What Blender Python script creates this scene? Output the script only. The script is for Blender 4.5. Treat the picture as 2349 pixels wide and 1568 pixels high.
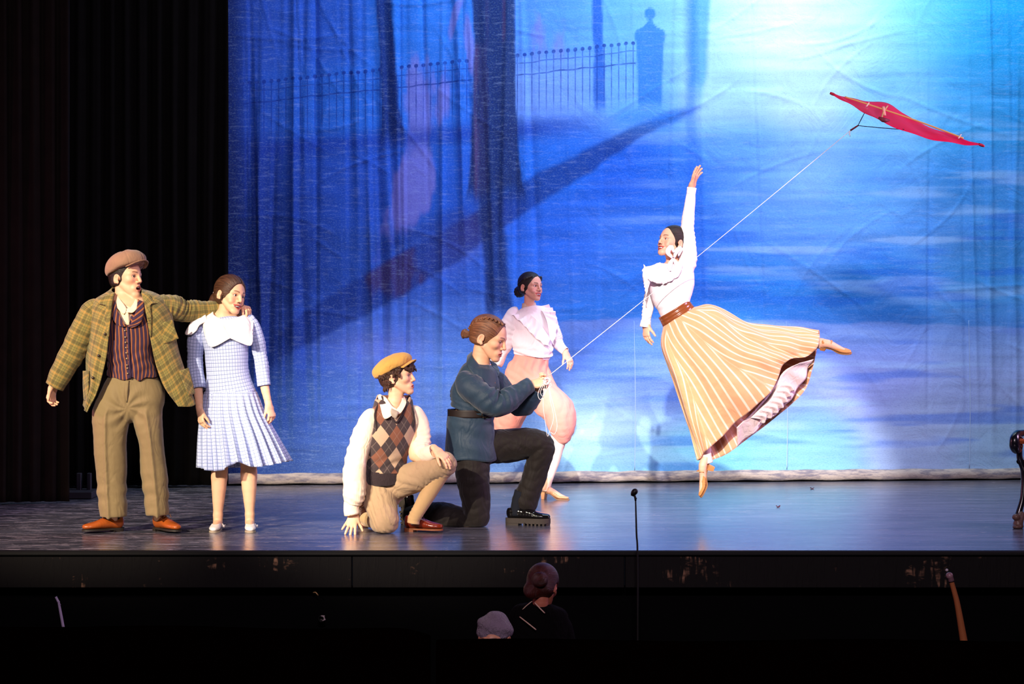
import bpy, math, random
import numpy as np
from mathutils import Vector, Matrix

for _o in list(bpy.data.objects):
    bpy.data.objects.remove(_o, do_unlink=True)
SC = bpy.context.scene
COL = SC.collection

# ------------------------------------------------------------------ camera
F, CX, HY, H = 5400.0, 1174.5, 664.0, 1.55      # focal length in pixels, centre column, horizon row, eye height over the stage
cam = bpy.data.cameras.new('camera'); camo = bpy.data.objects.new('camera', cam); COL.objects.link(camo)
camo.location = (0, 0, H); camo.rotation_euler = (math.pi/2, 0, 0)
cam.sensor_fit = 'HORIZONTAL'; cam.sensor_width = 36.0; cam.lens = F/2349*36; cam.shift_y = -(784-HY)/2349
cam.clip_end = 200
SC.camera = camo

# ------------------------------------------------------------------ world, stage lights, exposure
w = bpy.data.worlds.new('world'); SC.world = w; w.use_nodes = True
w.node_tree.nodes['Background'].inputs[0].default_value = (0.10, 0.12, 0.2, 1)
w.node_tree.nodes['Background'].inputs[1].default_value = 0.02
SC.view_settings.view_transform = 'Standard'; SC.view_settings.look = 'None'
SC.view_settings.gamma = 1; SC.view_settings.use_curve_mapping = False
SC.view_settings.exposure = 0.0

def aim(o, target):
    d = Vector(target) - o.location
    o.rotation_euler = d.to_track_quat('-Z', 'Y').to_euler()
def spot(name, loc, target, power, col, angle, blend=0.3, size=0.15):
    l = bpy.data.lights.new(name, 'SPOT'); l.energy = power; l.color = col
    l.spot_size = math.radians(angle); l.spot_blend = blend; l.shadow_soft_size = size
    o = bpy.data.objects.new(name, l); COL.objects.link(o); o.location = loc; aim(o, target); return o
def area(name, loc, target, power, col, sx, sy, spread=180):
    l = bpy.data.lights.new(name, 'AREA'); l.shape = 'RECTANGLE'; l.size = sx; l.size_y = sy
    l.energy = power; l.color = col; l.spread = math.radians(spread)
    o = bpy.data.objects.new(name, l); COL.objects.link(o); o.location = loc; aim(o, target); return o

# front-of-house follow spots and washes, cyc lights over the drop, side booms
spot('key_dancer', (-0.4, -2.0, 8.4), (1.32, 15.65, 1.20), 22000, (1.0, 0.90, 0.86), 7.6, 0.15, 0.12)
spot('key_pair', (-7.6, 5.0, 5.6), (-2.35, 15.1, 0.85), 11500, (1.0, 0.84, 0.62), 15, 0.5, 0.12)
spot('key_kneeling', (-6.4, 3.2, 6.2), (-0.35, 15.2, 0.6), 11800, (1.0, 0.86, 0.68), 12, 0.5, 0.12)
area('front_wash', (0.6, 0.0, 7.5), (0.9, 16.0, 1.4), 170, (1.0, 0.78, 0.88), 3.0, 0.6, 60)
area('boom_pink', (-6.5, 14.2, 2.6), (-1.0, 15.6, 1.0), 25, (1.0, 0.35, 0.62), 0.5, 1.4, 90)
area('boom_right', (6.8, 15.2, 3.0), (0.8, 15.9, 1.0), 80, (0.85, 0.50, 0.95), 0.5, 1.4, 90)
area('cyc_right', (3.1, 17.3, 6.3), (2.3, 19.1, 3.0), 165, (0.70, 0.88, 1.0), 4.2, 0.4, 120)
area('cyc_middle', (0.4, 17.3, 6.3), (0.2, 19.0, 2.4), 46, (0.60, 0.76, 1.0), 3.2, 0.4, 120)
area('cyc_left', (-2.2, 17.2, 6.3), (-1.6, 18.8, 2.0), 9, (0.55, 0.70, 1.0), 2.6, 0.4, 110)
spot('kite_special', (1.2, -1.0, 7.6), (2.4, 15.3, 2.7), 3500, (1.0, 0.80, 0.82), 6.0, 0.7, 0.12)
area('pit_stand_lamp', (0.35, 12.5, 0.55), (0.1, 12.9, -0.4), 0.08, (1.0, 0.35, 0.25), 0.3, 0.1)

# ------------------------------------------------------------------ helpers: pixels to places, materials
def P(px, py, Y):
    return np.array([(px-CX)*Y/F, Y, H-(py-HY)*Y/F])
def V3(*a): return np.array(a, float)
def nrm(v):
    v = np.asarray(v, float); return v/(np.linalg.norm(v)+1e-12)
def lin(c):
    return c/12.92 if c <= 0.04045 else ((c+0.055)/1.055)**2.4
def rgb(h, a=1.0):
    h = h.lstrip('#'); return tuple(lin(int(h[i:i+2], 16)/255) for i in (0, 2, 4)) + (a,)

class NT:
    """small wrapper for building a node material"""
    def __init__(s, name, rough=0.6, spec=0.3, metal=0.0, sheen=0.0):
        s.mat = bpy.data.materials.new(name); s.mat.use_nodes = True
        s.t = s.mat.node_tree; s.b = s.t.nodes['Principled BSDF']
        s.set('Roughness', rough); s.set('Specular IOR Level', spec); s.set('Metallic', metal)
        if sheen: s.set('Sheen Weight', sheen); s.set('Sheen Roughness', 0.5)
    def set(s, k, v):
        if hasattr(v, 'is_output'): s.t.links.new(v, s.b.inputs[k])
        else: s.b.inputs[k].default_value = v
        return s
    def node(s, typ, ins=None, **pr):
        n = s.t.nodes.new(typ)
        for k, v in pr.items(): setattr(n, k, v)
        for k, v in (ins or {}).items():
            if hasattr(v, 'is_output'): s.t.links.new(v, n.inputs[k])
            else: n.inputs[k].default_value = v
        return n
    def m(s, op, a, b=0.0, c=0.0):
        return s.node('ShaderNodeMath', {0: a, 1: b, 2: c}, operation=op).outputs[0]
    def mix(s, f, a, b, mode='MIX'):
        n = s.node('ShaderNodeMix', data_type='RGBA', blend_type=mode)
        for i, v in ((0, f), (6, a), (7, b)):
            if hasattr(v, 'is_output'): s.t.links.new(v, n.inputs[i])
            else: n.inputs[i].default_value = v
        return n.outputs[2]
    def uv(s): return s.node('ShaderNodeTexCoord').outputs['UV']
    def obj(s): return s.node('ShaderNodeTexCoord').outputs['Object']
    def attr(s, name): return s.node('ShaderNodeAttribute', attribute_name=name).outputs['Color']
    def sep(s, v):
        n = s.node('ShaderNodeSeparateXYZ', {0: v}); return n.outputs[0], n.outputs[1], n.outputs[2]
    def comb(s, x, y, z=0.0): return s.node('ShaderNodeCombineXYZ', {0: x, 1: y, 2: z}).outputs[0]
    def scale(s, v, sc): return s.node('ShaderNodeVectorMath', {0: v, 1: sc}, operation='MULTIPLY').outputs[0]
    def noise(s, v, sc=5, det=3, rough=0.5, dist=0.0):
        return s.node('ShaderNodeTexNoise', {'Vector': v, 'Scale': sc, 'Detail': det, 'Roughness': rough, 'Distortion': dist}).outputs[0]
    def ramp(s, f, stops, interp='LINEAR'):
        n = s.node('ShaderNodeValToRGB', {0: f}); r = n.color_ramp; r.interpolation = interp
        while len(r.elements) < len(stops): r.elements.new(0.5)
        for e, (p, c) in zip(r.elements, stops):
            e.position = p; e.color = c if len(c) == 4 else (*c, 1)
        return n.outputs[0]
    def fstep(s, x, lo, hi):
        return s.node('ShaderNodeMapRange', {0: x, 1: lo, 2: hi, 3: 0.0, 4: 1.0}, clamp=True, interpolation_type='SMOOTHSTEP').outputs[0]
    def bump(s, h, st=0.3, d=0.01):
        s.set('Normal', s.node('ShaderNodeBump', {'Height': h, 'Strength': st, 'Distance': d}).outputs[0]); return s
    def done(s, col=None):
        if col is not None: s.set('Base Color', col)
        return s.mat

def band(n, x, period, centre, half, soft=0.02):
    """1 inside stripes of the given half width (in periods) repeating along x"""
    f = n.m('FRACT', n.m('ADD', n.m('DIVIDE', x, period), 0.5-centre+10))
    d = n.m('ABSOLUTE', n.m('SUBTRACT', f, 0.5))
    return n.m('SUBTRACT', 1.0, n.fstep(d, half-soft, half+soft))

def cloth(name, col, col2=None, rough=0.75, weave=900, wr=0.25, wsc=14, sheen=0.15, spec=0.2, mottle=0.25):
    n = NT(name, rough, spec, sheen=sheen)
    o = n.obj()
    a = n.noise(o, wsc, 4, 0.55, 0.6); f = n.noise(o, weave/4, 1)
    c = rgb(col); c2 = rgb(col2) if col2 else tuple(x*0.82 for x in c[:3]) + (1,)
    n.set('Base Color', n.mix(n.m('MULTIPLY', n.noise(o, 30, 4), mottle*2), c, c2))
    rd = n.m('ABSOLUTE', n.m('SUBTRACT', n.noise(n.scale(o, (1.0, 1.0, 0.55)), wsc*0.9, 2, 0.5, 1.2), 0.5))     # sharp-edged drapes
    rd = n.fstep(rd, 0.0, 0.14)
    n.bump(n.m('ADD', n.m('ADD', a, n.m('MULTIPLY', rd, 0.55)), n.m('MULTIPLY', f, 0.12)), wr, 0.02)
    return n.mat
def plain(name, col, rough=0.5, spec=0.3, metal=0.0):
    n = NT(name, rough, spec, metal)
    c = rgb(col); c2 = tuple(x*0.8 for x in c[:3]) + (1,)
    n.set('Base Color', n.mix(n.noise(n.obj(), 25, 3), c, c2))
    return n.mat

# ------------------------------------------------------------------ helpers: objects
def link(name, verts, faces, mat, parent=None, smooth=True, uv=None, col=None, origin=None):
    me = bpy.data.meshes.new(name)
    verts = np.asarray(verts, float)
    org = np.zeros(3) if parent is None else np.array(parent['o'])
    if origin is not None and parent is None: org = np.asarray(origin, float)
    me.from_pydata((verts-org).tolist(), [], faces.tolist() if isinstance(faces, np.ndarray) else faces)
    if uv is not None:
        l = me.uv_layers.new(name='UVMap'); vi = np.zeros(len(me.loops), np.int32); me.loops.foreach_get('vertex_index', vi)
        l.data.foreach_set('uv', np.asarray(uv, np.float32)[vi].ravel())
    if col is not None:
        ca = me.color_attributes.new('Col', 'FLOAT_COLOR', 'POINT')
        c4 = np.ones((len(verts), 4), np.float32); c4[:, :3] = col; ca.data.foreach_set('color', c4.ravel())
    if smooth: me.polygons.foreach_set('use_smooth', np.ones(len(me.polygons), bool))
    if mat is not None: me.materials.append(mat)
    me.update()
    o = bpy.data.objects.new(name, me); COL.objects.link(o)
    if parent is None:
        o.location = org
    else:
        o.parent = parent
    o['o'] = tuple(org)
    return o
def thing(name, label, cat, loc, group=None):
    o = bpy.data.objects.new(name, None); COL.objects.link(o); o.location = tuple(loc); o['o'] = tuple(float(x) for x in loc)
    o.empty_display_size = 0.1
    return tag(o, label, cat, group)
def tag(o, label=None, cat=None, group=None, kind=None):
    for k, v in (('label', label), ('category', cat), ('group', group), ('kind', kind)):
        if v: o[k] = v
    return o
def finish():
    for o in bpy.data.objects:
        if 'o' in o: del o['o']
def solid(o, t, off=0.0):
    md = o.modifiers.new('thickness', 'SOLIDIFY'); md.thickness = t; md.offset = off; return o
def joinm(*ms):
    """join (verts, faces, uv) triples"""
    V, Fc, U, n = [], [], [], 0
    for m in ms:
        v, f = np.asarray(m[0]), m[1]
        V.append(v); U.append(np.asarray(m[2]) if len(m) > 2 and m[2] is not None else np.zeros((len(v), 2)))
        Fc += [[i+n for i in q] for q in (f.tolist() if isinstance(f, np.ndarray) else f)]; n += len(v)
    return np.concatenate(V), Fc, np.concatenate(U)
def boxm(c, s, R=None, bev=0.0):
    """box mesh (optionally bevelled corners) centred at c with full sizes s"""
    s = np.asarray(s, float)/2; b = min(bev, s.min()*0.9)
    if b <= 0:
        v = np.array([[x, y, z] for x in (-1, 1) for y in (-1, 1) for z in (-1, 1)])*s
        f = [[0,1,3,2],[4,6,7,5],[0,4,5,1],[2,3,7,6],[0,2,6,4],[1,5,7,3]]
    else:
        v = []; idx = {}
        for x in (-1, 1):
            for y in (-1, 1):
                for z in (-1, 1):
                    for ax in range(3):
                        q = np.array([x, y, z])*(s-b); q[ax] = (x, y, z)[ax]*s[ax]
                        idx[(x, y, z, ax)] = len(v); v.append(q)
        v = np.array(v); f = []
        for ax in range(3):
            a1, a2 = [(1, 2), (2, 0), (0, 1)][ax]
            for sg in (-1, 1):
                q = []
                for (p, r) in ((-1, -1), (1, -1), (1, 1), (-1, 1)):
                    k = [0, 0, 0]; k[ax] = sg; k[a1] = p; k[a2] = r; q.append(idx[(*k, ax)])
                f.append(q if sg > 0 else q[::-1])
            for p in (-1, 1):
                for r in (-1, 1):
                    k1 = [0, 0, 0]; k2 = [0, 0, 0]
                    k1[ax] = -1; k2[ax] = 1; k1[a1] = k2[a1] = p; k1[a2] = k2[a2] = r
                    q = [idx[(*k1, a1)], idx[(*k2, a1)], idx[(*k2, a2)], idx[(*k1, a2)]]
                    f.append(q if p*r > 0 else q[::-1])
        for x in (-1, 1):
            for y in (-1, 1):
                for z in (-1, 1):
                    q = [idx[(x, y, z, a)] for a in range(3)]; f.append(q if x*y*z > 0 else q[::-1])
    if R is not None: v = v @ np.asarray(R).T
    return v+np.asarray(c, float), f
def crom(p, n, closed=False):
    """Catmull-Rom resample of control points p (m,k) to n points"""
    p = np.asarray(p, float); m = len(p)
    if m == 2 and not closed:
        t = np.linspace(0, 1, n)[:, None]; return p[0]*(1-t)+p[1]*t
    t = np.linspace(0, m if closed else m-1, n, endpoint=not closed)
    i = np.floor(t).astype(int)
    if not closed: i = np.minimum(i, m-2)
    u = (t-i)[:, None]
    if closed: g = lambda k: p[(i+k) % m]
    else:
        e = np.vstack([2*p[0]-p[1], p, 2*p[-1]-p[-2]]); g = lambda k: e[i+k+1]
    a, b, c, d = g(-1), g(0), g(1), g(2)
    return 0.5*((2*b)+(-a+c)*u+(2*a-5*b+4*c-d)*u*u+(-a+3*b-3*c+d)*u**3)
def gridf(nr, nc, closed=False, flip=False):
    r = np.arange(nr-1)[:, None]; c = np.arange(nc if closed else nc-1)[None, :]
    c2 = (c+1) % nc
    q = np.stack([r*nc+c, r*nc+c2, (r+1)*nc+c2, (r+1)*nc+c], -1).reshape(-1, 4)
    return q[:, ::-1] if flip else q
def loft(ctrl, nr, nc, closed=False, disp=None, flip=False, ufix=None):
    """smooth surface through a grid of control points [row][col]; returns verts, faces, uv in metres"""
    c = np.asarray(ctrl, float)
    a = np.stack([crom(row, nc, closed) for row in c])
    g = np.stack([crom(a[:, j], nr) for j in range(nc)], 1)
    du = np.linalg.norm(np.diff(g, axis=1, append=g[:, :1] if closed else g[:, -1:]), axis=2)
    U = np.concatenate([np.zeros((nr, 1)), np.cumsum(du, 1)[:, :-1]], 1)
    U -= U[:, nc//2:nc//2+1]
    if ufix is not None: U = np.repeat(U[int(ufix*(nr-1))][None], nr, 0)
    dv = np.linalg.norm(np.diff(g, axis=0, prepend=g[:1]), axis=2); Vv = np.cumsum(dv, 0)
    if disp is not None:
        gu = np.gradient(g, axis=1); gv = np.gradient(g, axis=0)
        nn = np.cross(gu, gv); nn /= np.linalg.norm(nn, axis=2, keepdims=True)+1e-12
        uu, vv = np.meshgrid(np.linspace(0, 1, nc, endpoint=not closed), np.linspace(0, 1, nr))
        g = g+nn*disp(uu, vv)[..., None]
    return g.reshape(-1, 3), gridf(nr, nc, closed, flip), np.stack([U, Vv], -1).reshape(-1, 2)
def tube(pts, rad, n=28, seg=None, ref=(0, -1, 0), cap=True, wr=0.0, folds=(), seed=0, cuff=0.004, slope=None):
    """garment or limb tube through pts with radii r or (r_side, r_front); ref = direction of the front"""
    pts = np.asarray(pts, float)
    rad = np.array([(r, r) if np.isscalar(r) else r for r in rad], float)
    L = np.linalg.norm(np.diff(pts, axis=0), axis=1).sum()
    seg = seg or max(6, int(L/(0.008 if L < 1 else 0.012)))
    c = crom(pts, seg); r = np.maximum(crom(rad, seg), 1e-4)
    tg = np.gradient(c, axis=0); tg /= np.linalg.norm(tg, axis=1, keepdims=True)+1e-12
    ref = nrm(ref)
    fr = ref-tg*(tg@ref)[:, None]; fr /= np.linalg.norm(fr, axis=1, keepdims=True)+1e-9
    sd = np.cross(tg, fr)
    s = np.concatenate([[0], np.cumsum(np.linalg.norm(np.diff(c, axis=0), axis=1))]); sn = s/s[-1]
    th = np.linspace(0, 2*np.pi, n, endpoint=False)-np.pi
    T, S = np.meshgrid(th, sn)
    rng = np.random.RandomState(seed+7)
    d = np.zeros_like(T)
    if wr:
        for i in range(7):
            m_ = rng.randint(0, 4); k = rng.uniform(4, 26)*L/0.5; ph = rng.uniform(0, 6.3); sl = rng.uniform(-2, 2)
            d += wr*rng.uniform(0.4, 1)*np.sin(k*S+sl*np.sin(T+ph)+m_*T+ph)*0.4
    for (s0, wd, amp, fq) in folds:
        ph = rng.uniform(0, 6.3)
        x = (S-s0)
        wv = np.sin(fq*x*6.28+1.3*np.sin(T+ph)+0.8*np.cos(2*T+ph))
        d += amp*np.exp(-(x/wd)**2)*(1-np.sqrt(wv**2+0.03)*1.4)*(0.6+0.4*np.cos(T-ph))
    R0 = r[:, :1]*np.sin(T); R1 = r[:, 1:]*np.cos(T)
    rr = np.sqrt(R0**2+R1**2)+1e-6; k = 1+d/rr
    g = c[:, None]+sd[:, None]*(R0*k)[..., None]+fr[:, None]*(R1*k)[..., None]
    if slope is not None: g = slope(g, T, S)
    U = T*r.max(); Vv = np.repeat(s[:, None], n, 1)
    v = g.reshape(-1, 3); uv = np.stack([U, Vv], -1).reshape(-1, 2); f = gridf(seg, n, True).tolist()
    if cap:                                         # folded-in rims, then closed
        for end in (0, -1):
            ring = g[end]; ctr = ring.mean(0); b = len(v)
            dirn = -tg[end] if end == -1 else tg[end]
            i1 = ctr+(ring-ctr)*0.9+dirn*0.002; i2 = ctr+(ring-ctr)*0.86+dirn*0.03
            v = np.vstack([v, i1, i2, (ctr+dirn*0.03)[None]])
            e = 0 if end == 0 else (seg-1)*n
            uvr = uv[e:e+n]; uv = np.vstack([uv, uvr, uvr, uvr[:1]])
            for j in range(n):
                k2 = (j+1) % n
                q = [[e+j, b+j, b+k2, e+k2], [b+j, b+n+j, b+n+k2, b+k2], [b+n+j, b+2*n, b+n+k2]]
                f += q if end == 0 else [x[::-1] for x in q]
    return v, f, uv

# ------------------------------------------------------------------ helpers: solid shapes by distance field (bodies, heads, hats, shoes)
def smin(a, b, k):
    h = np.maximum(k-np.abs(a-b), 0)/k
    return np.minimum(a, b)-h*h*k*0.25
class Field:
    def __init__(s): s.ops = []
    def _add(s, op, fn, lo, hi, k): s.ops.append((op, fn, np.asarray(lo, float), np.asarray(hi, float), k)); return s
    def ecap(s, a, b, ra, rb, udir=None, k=0.01, op='u'):
        a = np.asarray(a, float); b = np.asarray(b, float)
        ra = (ra, ra) if np.isscalar(ra) else ra; rb = (rb, rb) if np.isscalar(rb) else rb
        ax = b-a; L = np.linalg.norm(ax)+1e-9; ax = ax/L
        u = np.asarray(udir if udir is not None else (1, 0.01, 0.02), float)
        u = u-ax*(u@ax)
        if np.linalg.norm(u) < 1e-3: u = np.array([0.02, 1, 0.01]); u = u-ax*(u@ax)
        u = nrm(u); v = np.cross(ax, u)
        def fn(x, y, z):
            X, Y, Z = x-a[0], y-a[1], z-a[2]
            t = X*ax[0]+Y*ax[1]+Z*ax[2]
            tc = np.clip(t, 0, L); w_ = t-tc; q = tc/L
            ru = ra[0]+(rb[0]-ra[0])*q; rv = ra[1]+(rb[1]-ra[1])*q; mn = np.minimum(ru, rv)
            pu = X*u[0]+Y*u[1]+Z*u[2]; pv = X*v[0]+Y*v[1]+Z*v[2]
            return (np.sqrt((pu/ru)**2+(pv/rv)**2+(w_/mn)**2)-1)*mn
        R = max(*ra, *rb)
        return s._add(op, fn, np.minimum(a, b)-R, np.maximum(a, b)+R, k)
    def chain(s, pts, rad, udir=None, k=0.01, sub=3, op='u'):
        pts = np.asarray(pts, float); rad = np.array([(r, r) if np.isscalar(r) else r for r in rad], float)
        n = (len(pts)-1)*sub+1
        c = crom(pts, n); r = np.maximum(crom(rad, n), 1e-3)
        for i in range(n-1): s.ecap(c[i], c[i+1], tuple(r[i]), tuple(r[i+1]), udir, k if i == 0 else 0.003, op)
        return s
    def ell(s, c, r, R=None, k=0.01, op='u'):
        c = np.asarray(c, float); r = np.array((r, r, r) if np.isscalar(r) else r, float)
        R = np.eye(3) if R is None else np.asarray(R, float)      # columns = axes
        def fn(x, y, z):
            X, Y, Z = x-c[0], y-c[1], z-c[2]
            p = [(X*R[0, i]+Y*R[1, i]+Z*R[2, i]) for i in range(3)]
            k0 = np.sqrt(sum((p[i]/r[i])**2 for i in range(3)))
            k1 = np.sqrt(sum((p[i]/r[i]**2)**2 for i in range(3)))+1e-9
            return k0*(k0-1)/k1
        e = np.sqrt(((R*r)**2).sum(1))
        return s._add(op, fn, c-e, c+e, k)
    def plane(s, p, n_, k=0.004):
        """keep the side opposite to n_"""
        p = np.asarray(p, float); n_ = nrm(n_)
        fn = lambda x, y, z: (x-p[0])*n_[0]+(y-p[1])*n_[1]+(z-p[2])*n_[2]
        return s._add('i', fn, [-1e9]*3, [1e9]*3, k)
    def disp(s, fn): return s._add('d', fn, [-1e9]*3, [1e9]*3, 0)
    def mesh(s, h, lo=None, hi=None):
        us = [o for o in s.ops if o[0] == 'u']
        if lo is None: lo = np.min([o[2] for o in us], 0)-3*h; hi = np.max([o[3] for o in us], 0)+3*h
        lo = np.asarray(lo, float); hi = np.asarray(hi, float)
        n = np.ceil((hi-lo)/h).astype(int)+1
        ax = [lo[i]+h*np.arange(n[i]) for i in range(3)]
        d = np.full(n, 1.0)
        for op, fn, a, b, k in s.ops:
            m_ = k+2.5*h+0.004
            i0 = np.clip(np.floor((a-m_-lo)/h).astype(int), 0, n); i1 = np.clip(np.ceil((b+m_-lo)/h).astype(int)+1, 0, n) if op in 'us' else n
            if op not in 'us': i0 = np.zeros(3, int)
            if np.any(i1 <= i0): continue
            sl = tuple(slice(i0[j], i1[j]) for j in range(3))
            x = ax[0][sl[0]][:, None, None]; y = ax[1][sl[1]][None, :, None]; z = ax[2][sl[2]][None, None, :]
            q = fn(x, y, z)
            if op == 'u': d[sl] = smin(d[sl], q, max(k, 1e-5))
            elif op == 's': d[sl] = -smin(-d[sl], q, max(k, 1e-5))
            elif op == 'i': d = -smin(-d, -np.broadcast_to(q, d.shape), max(k, 1e-5))
            else: d = np.where(np.abs(d) < 0.06, d+q, d)
        return nets(d, lo, h)
_E = [((0,0,0),(1,0,0)),((0,1,0),(1,1,0)),((0,0,1),(1,0,1)),((0,1,1),(1,1,1)),((0,0,0),(0,1,0)),((1,0,0),(1,1,0)),
      ((0,0,1),(0,1,1)),((1,0,1),(1,1,1)),((0,0,0),(0,0,1)),((1,0,0),(1,0,1)),((0,1,0),(0,1,1)),((1,1,0),(1,1,1))]
def nets(d, lo, h):
    ins = d < 0
    c = np.zeros(np.array(d.shape)-1, np.uint8)
    for i in (0, 1):
        for j in (0, 1):
            for k in (0, 1):
                c += ins[i:d.shape[0]-1+i, j:d.shape[1]-1+j, k:d.shape[2]-1+k]
    cells = np.argwhere((c > 0) & (c < 8))
    if len(cells) == 0: return np.zeros((0, 3)), np.zeros((0, 4), int)
    idx = np.full(c.shape, -1, np.int64); idx[tuple(cells.T)] = np.arange(len(cells))
    acc = np.zeros((len(cells), 3)); cnt = np.zeros(len(cells))
    for a, b in _E:
        a = np.array(a); b = np.array(b)
        da = d[tuple((cells+a).T)]; db = d[tuple((cells+b).T)]
        m_ = (da < 0) != (db < 0); t = np.where(m_, da/(da-db+1e-20), 0)
        acc += np.where(m_[:, None], a+(b-a)*t[:, None], 0); cnt += m_
    v = lo+h*(cells+acc/cnt[:, None])
    F_ = []
    for ax in range(3):
        a1, a2 = (ax+1) % 3, (ax+2) % 3
        s0 = [slice(None)]*3; s1 = [slice(None)]*3; s0[ax] = slice(0, -1); s1[ax] = slice(1, None)
        ch = ins[tuple(s0)] != ins[tuple(s1)]
        e = np.argwhere(ch)
        e = e[(e[:, a1] > 0) & (e[:, a2] > 0) & (e[:, a1] < d.shape[a1]-1) & (e[:, a2] < d.shape[a2]-1)]
        if len(e) == 0: continue
        def cell(o1, o2):
            q = e.copy(); q[:, a1] += o1; q[:, a2] += o2; return idx[tuple(q.T)]
        q = np.stack([cell(-1, -1), cell(0, -1), cell(0, 0), cell(-1, 0)], 1)
        fl = ins[tuple(e.T)]
        q[~fl] = q[~fl][:, ::-1]
        F_.append(q)
    f = np.concatenate(F_); f = f[(f >= 0).all(1)]
    return v, f

# ------------------------------------------------------------------ the setting: stage, drop, legs, pit
def rbf(samples, px, py, sig):
    num = np.zeros(px.shape+(3,)); den = np.zeros(px.shape)
    for (x, y, h) in samples:
        w_ = np.exp(-((px-x)**2+(1.3*(py-y))**2)/(2*sig*sig))+1e-9
        num += w_[..., None]*np.array(rgb(h)[:3]); den += w_
    return num/den[..., None]
def sstep(x, a, b):
    t = np.clip((x-a)/(b-a), 0, 1); return t*t*(3-2*t)
def vnoise(x, y, seed, oct=3):
    """smooth value noise"""
    rng = np.random.RandomState(seed); o = 0; amp = 1; tot = 0
    for k in range(oct):
        tb = rng.rand(256, 256); X = x*2**k; Y = y*2**k
        i = np.floor(X).astype(int); j = np.floor(Y).astype(int); fx = X-i; fy = Y-j
        fx = fx*fx*(3-2*fx); fy = fy*fy*(3-2*fy)
        g = lambda a, b: tb[(i+a) % 256, (j+b) % 256]
        o = o+amp*((g(0, 0)*(1-fx)+g(1, 0)*fx)*(1-fy)+(g(0, 1)*(1-fx)+g(1, 1)*fx)*fy); tot += amp; amp *= 0.5
    return o/tot

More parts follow.
